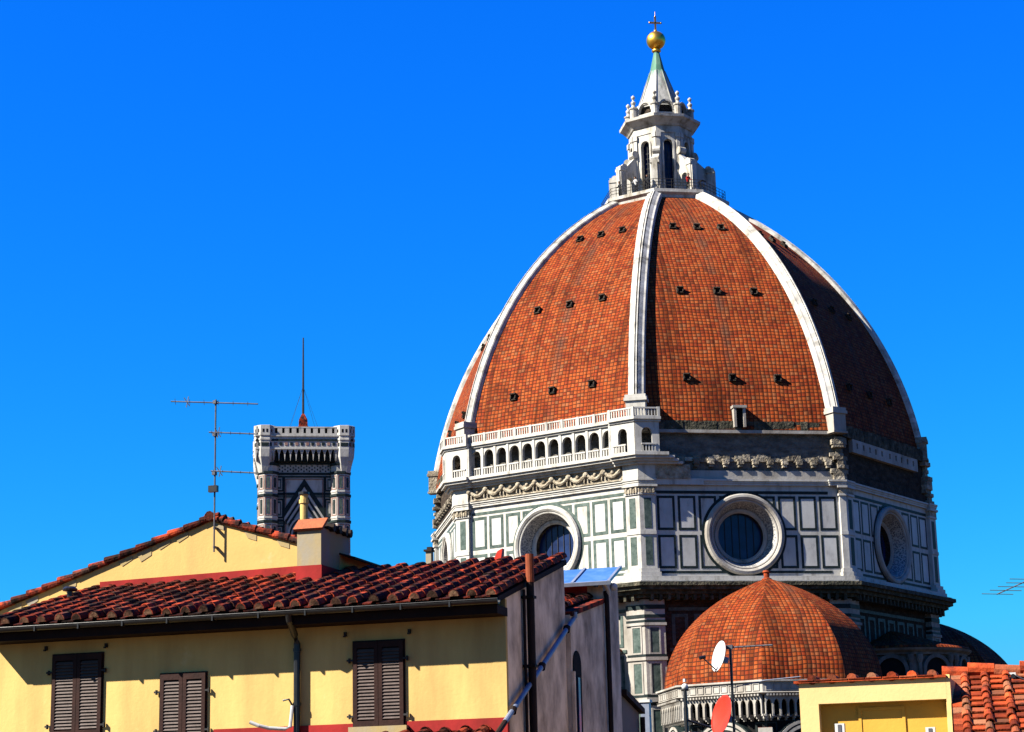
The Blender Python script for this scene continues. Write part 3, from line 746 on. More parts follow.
for k in range(8):
    mb = MB(frame(Vector((0, 0, G)), ANG[k] - 90))       # local x = radial
    cols = []
    def top(r):
        if r >= 5.25: return 70.5
        q = (5.25 - r) / (5.25 - 3.4); return 70.5 + 1.9 * q ** 1.6 + .25 * math.sin(q * pi)
    rs = [3.35 + .1 * q for q in range(27)]
    for r in rs:
        zb_ = 66.9
        if 3.95 < r < 5.05: zb_ = 69.0 + math.sqrt(max(.55 ** 2 - (r - 4.5) ** 2, 0))
        cols.append((r, zb_, top(r)))
    mb.m = 0
    for (ra, b0, t0), (rb2, b1, t1) in zip(cols, cols[1:]):
        mb.xprism([(ra, b0), (rb2, b1), (rb2, t1), (ra, t0)], -.3, .3)
    mb.box(5.1, 5.8, -.42, .42, 66.9, 70.2); mb.box(5.0, 5.92, -.5, .5, 70.2, 70.5); mb.box(5.1, 5.84, -.43, .43, 70.5, 70.75)
    mb.box(5.05, 5.9, -.48, .48, 66.9, 67.5)
    for r_, z_, q_ in ((3.75, 72.35, .42), (5.25, 70.65, .38)):       # volutes
        P = [(r_ + q_ * cos(2 * pi * a / 12), z_ + q_ * sin(2 * pi * a / 12)) for a in range(12)]
        mb.xprism(P, -.42, .42)
    # dark plate on the outer pier paints the shade of a shell niche
    mb.box(5.8, 5.84, -.2, .2, 67.8, 69.4, 1)
    mb.build('buttress', [M['lantern'], M['hole']], lan)
mb = MB(ZT)
for k in range(8):
    a, b = pol(ANG[k], 3.35), pol(ANG[(k + 1) % 8], 3.35); t_ = (b - a).normalized(); n_ = Vector((t_.y, -t_.x, 0)); mid = (a + b) / 2
    mb.M = frame(Vector((mid.x, mid.y, G)), math.degrees(math.atan2(n_.x, -n_.y))); hh = (b - a).length / 2
    mb.arch_wall(-hh, hh, 76.5, 78.1, -.42, 0, [(0, .8, 76.75, 77.35)], 0)
    mb.fbox(-hh, hh, -.9, -.45, 76.5, 78.0, 1); mb.m = 0  # dark backs paint the shade inside the hollow niches
    P = [(.95 * cos(pi * q / 12), 77.3 + 1.2 * sin(pi * q / 12)) for q in range(13)]; P2 = [(x_ * .82, 77.3 + (z_ - 77.3) * .82) for x_, z_ in P]
    for (xa, za), (xb, zb), (xc, zc), (xd_, zd_) in zip(P, P[1:], P2[1:], P2): mb.xprism([(xa, za), (xb, zb), (xc, zc), (xd_, zd_)], -.06, .35)
    mb.M = ZT; c = pol(ANG[k], 3.5)
    mb.lathe([(.4, 76.5), (.4, 77.7), (.5, 77.75), (.5, 77.9), (.25, 78.0), (.18, 78.25), (.28, 78.45), (.28, 78.6), (.12, 78.75), (.1, 78.9), (.22, 79.1), (.22, 79.25), (.01, 79.45)], (c.x, c.y), 10)
mb.build('niche_crown', [M['lantern'], M['masonry']], lan)
mb = MB(ZT); mb.octo([(2.95, 76.9), (2.8, 77.4), (.84, 82.9)], (0, 0), 1, LA)
for k in range(8):
    P = [Vector((*(pol(ANG[k], r).xy), z)) for r, z in ((2.82, 77.4), (.86, 82.9))]; mb.tube(P, .09, 6, r1=.05)
def stain_spire():
    m = M['spire']; n, l, b = m.node_tree.nodes, m.node_tree.links, m.node_tree.nodes['Principled BSDF']
    src = b.inputs['Base Color'].links[0].from_socket
    tc = n.new('ShaderNodeTexCoord'); sx = n.new('ShaderNodeSeparateXYZ'); l.new(tc.outputs['Object'], sx.inputs[0])
    mp = n.new('ShaderNodeMapping'); mp.inputs['Scale'].default_value = (3, 3, .3); l.new(tc.outputs['Object'], mp.inputs['Vector'])
    nz = n.new('ShaderNodeTexNoise'); nz.inputs['Scale'].default_value = 1; nz.inputs['Detail'].default_value = 6; l.new(mp.outputs[0], nz.inputs['Vector'])
    ad = n.new('ShaderNodeMath'); ad.operation = 'MULTIPLY_ADD'; ad.inputs[1].default_value = 7; l.new(nz.outputs['Fac'], ad.inputs[0]); l.new(sx.outputs['Z'], ad.inputs[2])
    mr = n.new('ShaderNodeMapRange'); mr.inputs['From Min'].default_value = 84.9 + G; mr.inputs['From Max'].default_value = 86.9 + G; l.new(ad.outputs[0], mr.inputs['Value'])
    mx = n.new('ShaderNodeMix'); mx.data_type = 'RGBA'; l.new(mr.outputs[0], mx.inputs['Factor']); l.new(src, mx.inputs['A']); mx.inputs['B'].default_value = (.065, .14, .105, 1)
    l.new(mx.outputs['Result'], b.inputs['Base Color'])
stain_spire()
mb.build('spire', M['spire'], lan)
mb = MB(ZT); mb.octo([(.85, 82.88), (.34, 85.15), (.34, 85.3)], (0, 0), 1, LA); mb.build('spire_tip', M['patina'], lan)
mb = MB(ZT); mb.lathe([(.36, 85.25), (.52, 85.35), (.52, 85.5), (.32, 85.62), (.3, 85.75)], n=16); mb.ball((0, 0, 86.68), 1.08, 16)
bl = mb.build('ball', M['gold'], lan, smooth=True)
mb = MB(ZT @ Matrix.Rotation(rad(14), 4, 'Z')); mb.lathe([(.25, 87.65), (.18, 87.9), (.09, 88.05)], n=10)
mb.box(-.10, .10, -.08, .08, 87.9, 89.6); mb.box(-.66, .66, -.08, .08, 88.75, 88.93)
for x, z in ((-.66, 88.84), (.66, 88.84), (0, 89.6)): mb.ball((x, 0, z), .11, 6)
mb.tube([(0, 0, 89.6), (0, 0, 90.2)], .02, 5)
mb.build('cross', M['bronze'], lan)
# railing of the terrace
mb = MB(ZT); N_ = 64
def rp(q):
    q = q % 8; i0 = int(q); f_ = q - i0; return pol(ANG[i0], 6.95).lerp(pol(ANG[(i0 + 1) % 8], 6.95), f_)
for k in range(N_):
    p = rp(k / 8); mb.tube([(p.x, p.y, 66.85), (p.x, p.y, 68.0)], .035, 4)
for z_ in (67.3, 67.65, 68.0):
    P = [(*(rp(k / 8).xy), z_) for k in range(N_ + 1)]; mb.tube(P, .03, 4)
mb.build('railing', M['iron'], lan)
# lamps / instruments on the terrace
# tribunes (small domes), one on each of three sides
def tribune(i):
    Mf, L_ = fframe(i); nrm = edge(i)[3]; c = nrm * (31.0 if i == 2 else 27.0); c = (c.x, c.y)
    Rt = 9.75; zsb = 11.9 if i == 2 else 11.3; Hh = 9.75
    A = LA
    mb = MB(ZT)
    mb.octo([(.93, -G), (.93, 7.2)], c, Rt, A, 0); mb.octo([(.935, 8.85), (.955, 8.9), (.955, 9.0), (.935, 9.05)], c, Rt, A, 0)
    mb.octo([(1.0, 10.7), (1.06, 10.78), (1.085, 10.88), (1.06, 10.95), (1.06, 11.75), (1.085, 11.8), (1.085, 11.95), (.95, 12.0)], c, Rt, A, 0)
    mb.octo([(.93, 7.2), (.93, 11.8)], c, Rt, A, 2)
    for k in range(8):
        a, b = [Vector((c[0], c[1], 0)) + pol(ANG[q % 8], Rt) for q in (k, k + 1)]; t_ = (b - a).normalized(); n_ = Vector((t_.y, -t_.x, 0)); mid = (a + b) / 2
        if n_.dot(nrm) < -.2: continue
        hh = (b - a).length / 2
        mb.M = frame(Vector((mid.x, mid.y, G)), math.degrees(math.atan2(n_.x, -n_.y))); mb.m = 0
        nn = 11; ops_ = [(-hh + 2 * hh * (q + .5) / nn, (.25), 9.1, 9.95) for q in range(nn)]
        mb.arch_wall(-hh, hh, 9.1, 10.75, .12, .42, ops_, 0, 8, .9)
        for q in range(nn + 1):
            u = -hh + 2 * hh * q / nn; mb.fbox(u - .09, u + .09, -.6, .40, 8.95, 9.12); mb.fbox(u - .075, u + .075, -.6, .05, 8.75, 8.97); mb.fbox(u - .06, u + .06, -.6, -.25, 8.6, 8.77)
        # dentils and a pierced parapet pattern
        nd = 26
        for q in range(nd): u = -hh + 2 * hh * (q + .5) / nd; mb.fbox(u - .08, u + .08, .3, .75, 10.62, 10.78, 0)
        for q in range(10):
            u = -hh + 2 * hh * (q + .5) / 10; mb.strips(u - .32, u + .32, 11.05, 11.65, .05, .45, .60, None, 0)
        # great blind arch with striped bands
        for (r0_, r1_, m_, dd) in ((2.2, 2.35, 1, -.46), (2.35, 2.6, 0, -.42), (2.6, 2.75, 1, -.46), (2.75, 3.0, 0, -.4), (3.0, 3.12, 1, -.46)):
            mb.m = m_
            for q in range(24):
                a0, a1 = pi * q / 24, pi * (q + 1) / 24
                mb.xprism([(r0_ * cos(a0), 5.62 + r0_ * sin(a0)), (r1_ * cos(a0), 5.62 + r1_ * sin(a0)), (r1_ * cos(a1), 5.62 + r1_ * sin(a1)), (r0_ * cos(a1), 5.62 + r0_ * sin(a1))], -dd - .4 - .3, .72)
            for sg in (-1, 1): mb.fbox(min(sg * r0_, sg * r1_), max(sg * r0_, sg * r1_), -.72, dd + .7, -4, 5.62, m_)
        for sg in (-1, 1):
            mb.strips(sg * (hh - .75) - .5, sg * (hh - .75) + .5, 6.9, 8.5, .12, -.72, -.62, None, 1)
        mb.strips(-hh + .15, hh - .15, -6, 8.7, .14, -.72, -.63, None, 1)
        # tracery of the window inside the arch
        mb.fbox(-2.2, 2.2, -.75, -.68, -4, 5.62, 2)
        for q in (-1.1, 0, 1.1): mb.fbox(q - .07, q + .07, -.7, -.55, -4, 6.6, 0)
        mb.fbox(-2.2, 2.2, -.7, -.58, 5.5, 5.65, 0)
    mb.M = ZT
    tr = mb.build('tribune', [M['marble_dirty'], M['dark_green'], M['hole']], cath)
    # tiled tops of its corner buttresses
    for k in range(8):
        if pol(ANG[k], 1).dot(nrm) < .1: continue
        d = pol(ANG[k], 1); P = Vector((c[0], c[1], 0)) + d * (Rt * .93)
        bb = MB(frame(Vector((P.x, P.y, G)), ANG[k])); bb.box(-.62, .62, -.75, .4, -G, 5.0, 0)
        bb.m = 1
        for q in range(9):
            bb.tone = random.random(); z_ = 5.0 + q * .33; y_ = -.85 + q * .04
            bb.tube([(-.42, y_, z_), (-.42, y_ + .07, z_ + .36)], .2, 7); bb.tube([(0, y_, z_), (0, y_ + .07, z_ + .36)], .2, 7); bb.tube([(.42, y_, z_), (.42, y_ + .07, z_ + .36)], .2, 7)
        bb.box(-.6, .6, -.72, .3, 5.0, 8.0, 0)
        bb.build('corner_buttress', [M['marble_dirty'], M['otile']], tr)
    # dome
    e = .5; hm = math.sqrt((1 + e) ** 2 - e * e); mb = MB(ZT); NV_ = 26; prof_ = []
    al = 0; rows = []
    for k in range(NV_ + 1):
        q = k / NV_; r = (-e + math.sqrt(max((1 + e) ** 2 - (q * hm) ** 2, 0))) * Rt * 1.0; z = zsb + Hh * q
        r = max(r, .35)
        if prof_: al += math.hypot(r - prof_[-1][0], z - prof_[-1][1])
        prof_.append((r, z)); rows.append((r, z, al))
    for k8 in range(8):
        gr = []
        for r, z, al in rows:
            a, b = [Vector((c[0], c[1], 0)) + pol(ANG[q % 8], r) for q in (k8, k8 + 1)]; wd = (b - a).length
            gr.append([(mb.v(*(a.lerp(b, j / 4).xy), z), ((j / 4 - .5) * wd + 40 + 17 * k8 + 7 * i, al + 9)) for j in range(5)])
        for A_, B_ in zip(gr, gr[1:]):
            for j in range(4):
                q = [A_[j], A_[j + 1], B_[j + 1], B_[j]]; mb.f([x[0] for x in q], [x[1] for x in q])
    dm = mb.build('tribune_dome', M['tiles_small'], tr, smooth=True)
    mb = MB(ZT); mb.lathe([(.5, zsb + Hh - .35), (.45, zsb + Hh + .02), (.25, zsb + Hh + .1), (.26, zsb + Hh + .5), (.36, zsb + Hh + .6), (.3, zsb + Hh + .75), (.02, zsb + Hh + .8)], c, 12)
    mb.build('finial', M['otile'], tr)
for i in (0, 2, 4): tribune(i)

# exedrae (round chapels with niches) between the tribunes
def exedra(i):
    Mf, L_ = fframe(i); mb = MB(Mf); Re = 7.0; cy = 1.2
    def rp_(a, r): return r * sin(a), cy - r * cos(a)
    # drum
    mb.lathe([(Re, -G), (Re, 8.6), (Re + .35, 8.8), (Re + .35, 9.2), (Re - .1, 9.3), (Re - .1, 15.35), (Re + .2, 15.4), (Re + .25, 15.6), (Re + .6, 15.8), (Re + .7, 16.0), (Re + .5, 16.1)], (0, cy), 40, 0, -pi / 2 - .1, pi / 2 + .1)
    nn = 5
    for k in range(nn):
        a = -pi / 2 + pi * (k + .5) / nn + .12
        x, y = rp_(a, Re - .1); save = mb.M
        mb.M = Mf @ Matrix.Translation((x, y, 0)) @ Matrix.Rotation(a, 4, 'Z')
        P = [(-1.25, 9.5)] + [(1.25 * cos(pi - pi * q / 12), 13.85 + 1.25 * sin(pi - pi * q / 12)) for q in range(13)] + [(1.25, 9.5)]
        mb.xprism(P, -.12, .3, 1)
        mb.m = 0
        for q in range(14):
            a0, a1 = pi * q / 14, pi * (q + 1) / 14
            mb.xprism([(1.25 * cos(a0), 13.85 + 1.25 * sin(a0)), (1.6 * cos(a0), 13.85 + 1.6 * sin(a0)), (1.6 * cos(a1), 13.85 + 1.6 * sin(a1)), (1.25 * cos(a1), 13.85 + 1.25 * sin(a1))], -.32, .1)
        for sg in (-1, 1): mb.fbox(sg * 1.42 - .17, sg * 1.42 + .17, -.1, .3, 9.3, 13.85, 0)
        mb.M = save
    for k in range(nn + 1):
        a = -pi / 2 + pi * k / nn + .12
        for da in (-.065, .065):
            x, y = rp_(a + da, Re + .15); mb.lathe([(.3, 9.2), (.22, 9.6), (.2, 14.6), (.32, 14.9), (.36, 15.4)], (x, y), 8, 0)
    ex = mb.build('exedra', [M['shaded_marble'], M['hole']], cath)
    mb = MB(Mf); NA = 26; rows = [(Re + .75, 16.02), (Re + .5, 16.25), (Re * .6, 17.1), (.6, 18.2)]
    mb.any_uv = True
    for (r0_, z0_), (r1_, z1_) in zip(rows, rows[1:]):
        for k in range(NA):
            a0, a1 = -pi / 2 - .1 + (pi + .2) * k / NA, -pi / 2 - .1 + (pi + .2) * (k + 1) / NA
            q = [(*rp_(a0, r0_), z0_), (*rp_(a1, r0_), z0_), (*rp_(a1, r1_), z1_), (*rp_(a0, r1_), z1_)]
            mb.f([mb.v(*p) for p in q], [(a0 * 7, -r0_), (a1 * 7, -r0_), (a1 * 7, -r1_), (a0 * 7, -r1_)])
    mb.build('exedra_roof', M['tiles_small'], ex)
for i in (1, 3): exedra(i)

# nave running away behind the dome
nv = edge(6)[3]; nb = MB(frame(Vector((0, 0, G)), 14.0))
nb.box(-10, 10, 20, 108, -G, 14, 0); nb.xprism([(-10.6, 14), (10.6, 14), (0, 17.5)], 20, 108, 1)
nb.box(-19, 19, 20, 106, -G, 3, 0)
nb.build('nave', [M['marble_dirty'], M['otile']], cath)

# ------------------------------------------------------------------ bell tower
TP = at(303, 500, 296); TP.z = 0
TF = frame(Vector((TP.x, TP.y, G - 1.45)), 13.0)
tw_ = thing('bell_tower', TP, 'distant square marble bell tower with a corbelled top and thin mast, behind the gabled roof', 'bell tower')
hw = 5.35
mb = MB(TF); mb.box(-hw, hw, -hw, hw, -G, 57.3, 0)
sh = mb.build('shaft', M['marble'], tw_)
def on_faces():
    for q in range(4): yield TF @ Matrix.Rotation(q * pi / 2, 4, 'Z') @ Matrix.Translation((0, -hw, 0))
mb = MB()
for Mq in on_faces():
    mb.M = Mq
    for za, m_ in ((55.3, 0), (53.75, 0), (50.75, 0), (50.35, 2), (46.75, 0), (46.35, 2), (40.6, 0), (33, 0), (27, 0)): mb.fbox(-hw + 1, hw - 1, 0, .10, za, za + .35, m_)
    for q in range(24):   # chequered band under the corbels
        mb.fbox(-hw + 1.2 + q * .4, -hw + 1.4 + q * .4, 0, .08, 54.2 + .25 * (q % 2), 54.45 + .25 * (q % 2), 0); mb.fbox(-hw + 1.2 + q * .4, -hw + 1.4 + q * .4, 0, .08, 54.72 + .25 * (q % 2), 54.97 + .25 * (q % 2), 2)
    for sg in (-1, 1):
        for za, zb in ((51.25, 53.6), (47.25, 50.2), (41.2, 46.2), (36, 40), (28, 32.5)):
            u = sg * 3.75; mb.strips(u - .72, u + .72, za, zb, .24, 0, .10, None, 0); mb.fbox(u - .34, u + .34, 0, .09, za + .42, zb - .42, 2); mb.fbox(u - .16, u + .16, 0, .11, za + .7, zb - .7, 3)
    mb.strips(-3.1, 3.1, 36, 53.6, .24, 0, .1, None, 0); mb.strips(-2.8, 2.8, 36.3, 53.2, .14, 0, .1, None, 1)
    # steep gable over the window, banded dark and pale
    for (w_, zt, th_, m_, d_) in ((3.0, 53.2, 1.2, 0, .12), (2.95, 51.9, .55, 3, .16), (2.7, 51.2, .5, 0, .14), (2.5, 50.6, .45, 3, .18), (2.3, 50.0, .5, 0, .14)):
        zb_ = zt - 1.55 * w_
        for sg in (-1, 1): mb.xprism([(0, zt), (0, zt - th_), (sg * w_, zb_ - th_), (sg * w_, zb_)], -d_, 0, m_)
    for (r_, m_) in ((2.45, 3), (2.2, 0), (1.95, 3), (1.7, 0)):
        for q in range(12):
            a0, a1 = pi * q / 12, pi * (q + 1) / 12
            mb.xprism([((r_ - .25) * cos(a0), 44.6 + (r_ - .25) * 1.25 * sin(a0)), (r_ * cos(a0), 44.6 + r_ * 1.25 * sin(a0)), (r_ * cos(a1), 44.6 + r_ * 1.25 * sin(a1)), ((r_ - .25) * cos(a1), 44.6 + (r_ - .25) * 1.25 * sin(a1))], -.22, 0, m_)
mb.build('inlay_panels', [M['dark_green'], M['pink'], M['green'], M['marble']], sh)
for Mq in on_faces():
    mb = MB(Mq); P = [(-1.5, 30)] + [(1.5 * cos(pi - pi * q / 12), 44.6 + 1.5 * 1.25 * sin(pi - pi * q / 12)) for q in range(13)] + [(1.5, 30)]
    mb.xprism(P, -.12, .0, 1)
    for u in (-.5, .5): mb.lathe([(.13, 30), (.1, 30.5), (.1, 44.0), (.2, 44.6)], (u, -.3), 8, 0)
    mb.build('window', [M['marble'], M['hole']], sh)
for sx in (-1, 1):
    for sy in (-1, 1):
        mb = MB(TF @ Matrix.Translation((sx * hw, sy * hw, 0)))
        A8 = [rad(22.5 + 45 * k) for k in range(8)]
        mb.octo([(1.5, -G), (1.5, 55.2)], (0, 0), 1, A8, 0)
        for za in (55.0, 53.7, 50.3, 46.4, 40.8, 33, 27): mb.octo([(1.5, za), (1.68, za + .08), (1.68, za + .38), (1.5, za + .46)], (0, 0), 1, A8, 1)
        for za in (50.95, 47.05, 41.5): mb.octo([(1.5, za), (1.58, za + .05), (1.58, za + .3), (1.5, za + .32)], (0, 0), 1, A8, 0)
        for k in range(8):
            a = 45 * k; mb.M = TF @ Matrix.Translation((sx * hw, sy * hw, 0)) @ Matrix.Rotation(rad(a), 4, 'Z') @ Matrix.Translation((0, -1.5 * cos(rad(22.5)), 0))
            for za, zb in ((51.4, 53.5), (47.5, 50.2), (42, 46.2), (34, 39.5)):
                mb.strips(-.48, .48, za, zb, .13, 0, .05, None, 2); mb.fbox(-.2, .2, 0, .06, za + .3, zb - .3, 1 if k % 2 else 3)
        mb.build('corner_turret', [M['marble'], M['dark_green'], M['pink'], M['green']], tw_)
mb = MB(TF)
oh = hw + 1.8
for q in range(4):
    mb.M = TF @ Matrix.Rotation(q * pi / 2, 4, 'Z')
    N_ = 17
    for k in range(N_):
        u0 = -oh + 2 * oh * k / N_; u1 = u0 + 2 * oh / N_; uc = (u0 + u1) / 2
        mb.xprism([(u0 - .13, 57.5), (u0 + .13, 57.5), (u0 + .11, 56.6), (u0, 55.6), (u0 - .11, 56.6)], -oh + .06, -hw, 0)
        mb.xprism([(u0, 57.5), (uc, 57.5), (u0 + .10, 56.7)], -oh, -hw - .2, 0); mb.xprism([(u1, 57.5), (uc, 57.5), (u1 - .10, 56.7)], -oh, -hw - .2, 0)
    mb.box(-hw - .6, hw + .6, -hw - .6, -hw, 55.7, 57.3, 2)
    mb.box(-oh, oh, -oh, -oh + .5, 57.35, 59.3, 0)
    for k in range(18):
        u = -oh + .5 + (2 * oh - 1) * k / 17; mb.fbox(u - .22, u + .22, oh, oh + .05, 57.9, 58.35, 1 if k % 2 else 2)
    mb.fbox(-oh, oh, oh, oh + .12, 57.3, 57.55, 0); mb.fbox(-oh, oh, oh, oh + .07, 58.55, 58.85, 2)
    mb.fbox(-oh - .1, oh + .1, oh - .5, oh + .14, 59.25, 59.45, 0)
mb.build('corbel_gallery', [M['marble'], M['pink'], M['dark_green']], tw_)
mb = MB()
for q in range(4):
    mb.M = TF @ Matrix.Rotation(q * pi / 2, 4, 'Z')
    N_ = 13; e = -oh
    mb.fbox(-oh, oh, oh - .3, oh, 59.45, 59.75, 0); mb.fbox(-oh, oh, oh - .3, oh, 60.55, 60.75, 0)
    for k in range(N_ + 1):
        u = -oh + .3 + (2 * oh - .6) * k / N_; mb.fbox(u - .34, u + .34, oh - .28, oh - .02, 59.75, 60.55, 0)
    mb.fbox(-oh + .4, oh - .4, oh - .27, oh - .2, 59.5, 60.6, 1)
for sx in (-1, 1):
    for sy in (-1, 1):
        mb.M = TF @ Matrix.Translation((sx * (oh - 1.3), sy * (oh - 1.3), 0)); A8 = [rad(22.5 + 45 * k) for k in range(8)]
        mb.octo([(1.0, 53.9), (1.25, 55.0), (1.6, 56.2), (1.7, 57.3), (1.7, 58.6), (1.78, 58.7), (1.78, 58.95), (1.68, 59.0), (1.68, 59.3), (1.78, 59.4), (1.78, 60.9), (1.65, 60.95), (.1, 60.97)], (0, 0), 1, A8, 0)
        for k in range(8):
            mb.M = TF @ Matrix.Translation((sx * (oh - 1.3), sy * (oh - 1.3), 0)) @ Matrix.Rotation(rad(45 * k), 4, 'Z') @ Matrix.Translation((0, -1.78 * cos(rad(22.5)), 0))
            for u in (-.4, .15): mb.fbox(u, u + .26, -.02, .02, 59.85, 60.35, 1)
            mb.fbox(-.55, .55, -.1, -.04, 57.75, 58.3, 2)
mb.build('parapet', [M['marble'], M['hole'], M['dark_green']], tw_)
mb = MB(TF); r4 = [rad(45 + 90 * k) for k in range(4)]
mb.octo([(8.9, 59.3), (8.7, 60.0), (1.2, 62.0), (.9, 62.3)], (0, 0), 1, r4, 0); mb.octo([(.95, 62.2), (.9, 63.2), (.4, 64.0), (.12, 64.3)], (0, 0), 1, r4, 0)
mb.build('roof', M['rtile'], tw_)
mb = MB(TF); mb.tube([(0, 0, 63.8), (0, 0, 76.2)], .19, 6, r1=.10)
for k in range(4): a = pi / 4 + k * pi / 2; mb.tube([(0, 0, 68.5), (3.2 * cos(a), 3.2 * sin(a), 61.3)], .02, 3)
mb.build('mast', M['iron'], tw_)

# ------------------------------------------------------------------ tiled roofs
def tile_rows(mb, u0, u1, v0, v1, pitch=.385, ln=.33, cov=.105, pan=True, mat=0, jit=1.0, cap=None, skip=None):
    """old roman roof in the plane x = along the eave, y = up the slope, z = out of the slope"""
    n = int((u1 - u0) / pitch); mb.m = mat
    for k in range(n + 1):
        u = u0 + k * pitch
        m_ = int((v1 - v0) / ln) + 1; lap = cap is not None; roff = random.uniform(-.07, .0) if lap else 0; wob = random.uniform(-.02, .02) if lap else 0
        for j in range(m_):
            v = v0 + j * ln + random.uniform(-.02, .02) * jit + (roff if j else 0)
            L_ = min(ln + .09, v1 + .05 - v)
            if L_ < .08 or (skip and skip(u, v)): continue
            if pan and k < n:
                mb.tone = random.random() * (.35 if cap is not None else .9); a, b = u + .05, u + pitch - .05
                h0, h1 = (.03 if cap is not None else .064) + random.uniform(-.004, .014) * jit, .014
                q = [mb.v(a, v, h0), mb.v(b, v, h0), mb.v(b, v + L_, h1), mb.v(a, v + L_, h1), mb.v(a, v, h0 - .024), mb.v(b, v, h0 - .024)]
                mb.f(q[:4]); mb.f([q[0], q[4], q[5], q[1]])
                for x, sg in ((a, -1), (b, 1)):
                    r = [mb.v(x, v, h0), mb.v(x + sg * .035, v, h0 + .05), mb.v(x + sg * .03, v + L_, h1 + .05), mb.v(x, v + L_, h1)]; mb.f(r)
            mb.tone = random.random()
            du = random.uniform(-.016, .016) * jit; dz = random.uniform(-.006, .012) * jit; dv = random.uniform(-.03, .03) * jit
            ra, rb_ = (cov * 1.06, cov * .92) if lap else (cov * 1.12, cov * .86); du += wob
            rings = []
            for (vv, rr, hh) in ((v - .015 + dv, ra, .055 if lap else .052), (v + L_ + dv, rb_, .042 if lap else .03)):
                rings.append([[mb.v(u + du + (rr - t_) * cos(pi * a / 6), vv, hh + dz + (rr - t_) * sin(pi * a / 6) * (1.2 if lap else .95)) for a in range(7)] for t_ in (0, .018)])
            if j == 0 and cap is not None:       # mortar closing the first tile of a row
                tn, mk = mb.tone, mb.m; mb.m = cap; mb.tone = random.random(); mb.f(rings[0][1]); mb.m = mk; mb.tone = tn
            for a in range(6):
                mb.f([rings[0][0][a], rings[0][0][a + 1], rings[1][0][a + 1], rings[1][0][a]])
                mb.f([rings[0][0][a], rings[0][1][a], rings[0][1][a + 1], rings[0][0][a + 1]])
                mb.f([rings[0][1][a], rings[1][1][a], rings[1][1][a + 1], rings[0][1][a + 1]])
def slope(Mw, ang): return Mw @ Matrix.Rotation(ang, 4, 'X')

# ------------------------------------------------------------------ the yellow house in front
HN = rad(4.735 - 17.0); HA = math.degrees(HN)
hn = Vector((sin(HN), -cos(HN), 0))
H0 = at(506, 650, 36.0); H0.z = G
HF = frame(H0, HA); HI = HF.inverted()
def hu(px, py, d=0.0):
    """house coordinates of a pixel on the plane d metres behind the front"""
    return HI @ on_plane(px, py, H0 - hn * d, hn)
def hsu(px, py, u=0.0):
    """same on the plane of the side wall"""
    t = Vector((cos(HN), sin(HN), 0)); return HI @ on_plane(px, py, H0 + t * u, t)
house = thing('yellow_house', Vector((H0.x, H0.y, 0)), 'yellow stuccoed house with brown louvred shutters and an old dark red tiled roof', 'house')
EZ = hu(490, 601)[2]                      # height of the eave tiles
OV = .62                                   # eave overhang
PIT = rad(18.5)
D = 5.0
_rz = on_plane(568, 555, H0 + Vector((cos(HN), sin(HN), 0)) * .1, Vector((cos(HN), sin(HN), 0))); _rl = HI @ _rz
D = _rl[1]; PIT = math.atan2(_rl[2] - .1 - EZ, D + OV)
ridge_z = lambda y: EZ + (y + OV) * math.tan(PIT)
UL = hu(0, 623)[0] - .12                   # left end of the roof
mb = MB(HF)
mb.box(-16, UL, 0, D, -G, hu(0, 640)[2], 0)
zt0 = EZ + OV * math.tan(PIT) - .12
prof_s = [(0, -G), (D, -G), (D, ridge_z(D) - .12), (0, zt0)]
mb = MB(HF)
def side_prism(mb_, x0, x1, P, m):
    mb_.m = m; a = [mb_.v(x0, y, z) for y, z in P]; b = [mb_.v(x1, y, z) for y, z in P]
    mb_.f(a[::-1]); mb_.f(b)
    for i in range(len(P)): mb_.f([a[i], a[(i + 1) % len(P)], b[(i + 1) % len(P)], b[i]])
side_prism(mb, UL + .004, -.25, prof_s, 0)
side_prism(mb, -.25, 0, prof_s, 1)
bz = hu(490, 718)[2]
mb.fbox(-.26, .003, -.1, .004, bz, zt0 - .02, 0)          # yellow return at the corner
wall = mb.build('wall', [M['yellow'], M['grey_stucco']], house)
mb = MB(HF); mb.fbox(hu(214, 731)[0], .006, -.1, .022, -3, bz, 0)
mb.build('base_band', M['red_band'], house)
# roof deck, tiles, eave boards with a painted shade strip
RFm = slope(HF @ Matrix.Translation((0, -OV, EZ)), PIT)
mb = MB(RFm); VL = (D + OV) / math.cos(PIT)
mb.box(UL, .06, 0.03, VL, -.10, -.0, 0)
rof = mb.build('roof', M['wood'], house)
mb = MB(RFm); tile_rows(mb, -.02 - .385 * int(-UL / .385), .03, -.06, VL + .02, ln=.36, cap=1)
# raised verge tiles and ridge
for j in range(14):
    v = VL - .1
mb.build('roof_tiles', [M['rtile'], M['mortar']], rof)
mb = MB(HF)
k = UL
while k < 0:
    mb.xprism([(k, EZ - .13 - .0), (k + .09, EZ - .13), (k + .09, EZ + .0 - .06), (k, EZ - .06)], -OV + .05, -OV + .3, 0); k += .6
mb.box(UL, .04, -OV + .02, .02, EZ - .30, EZ - .145, 0); mb.box(UL, .04, -OV + .03, -OV + .06, EZ - .145, EZ - .02, 0)  # dark box added below the gutter to paint the eave's shade
mb.build('eave_board_and_shade', M['wood'], rof)
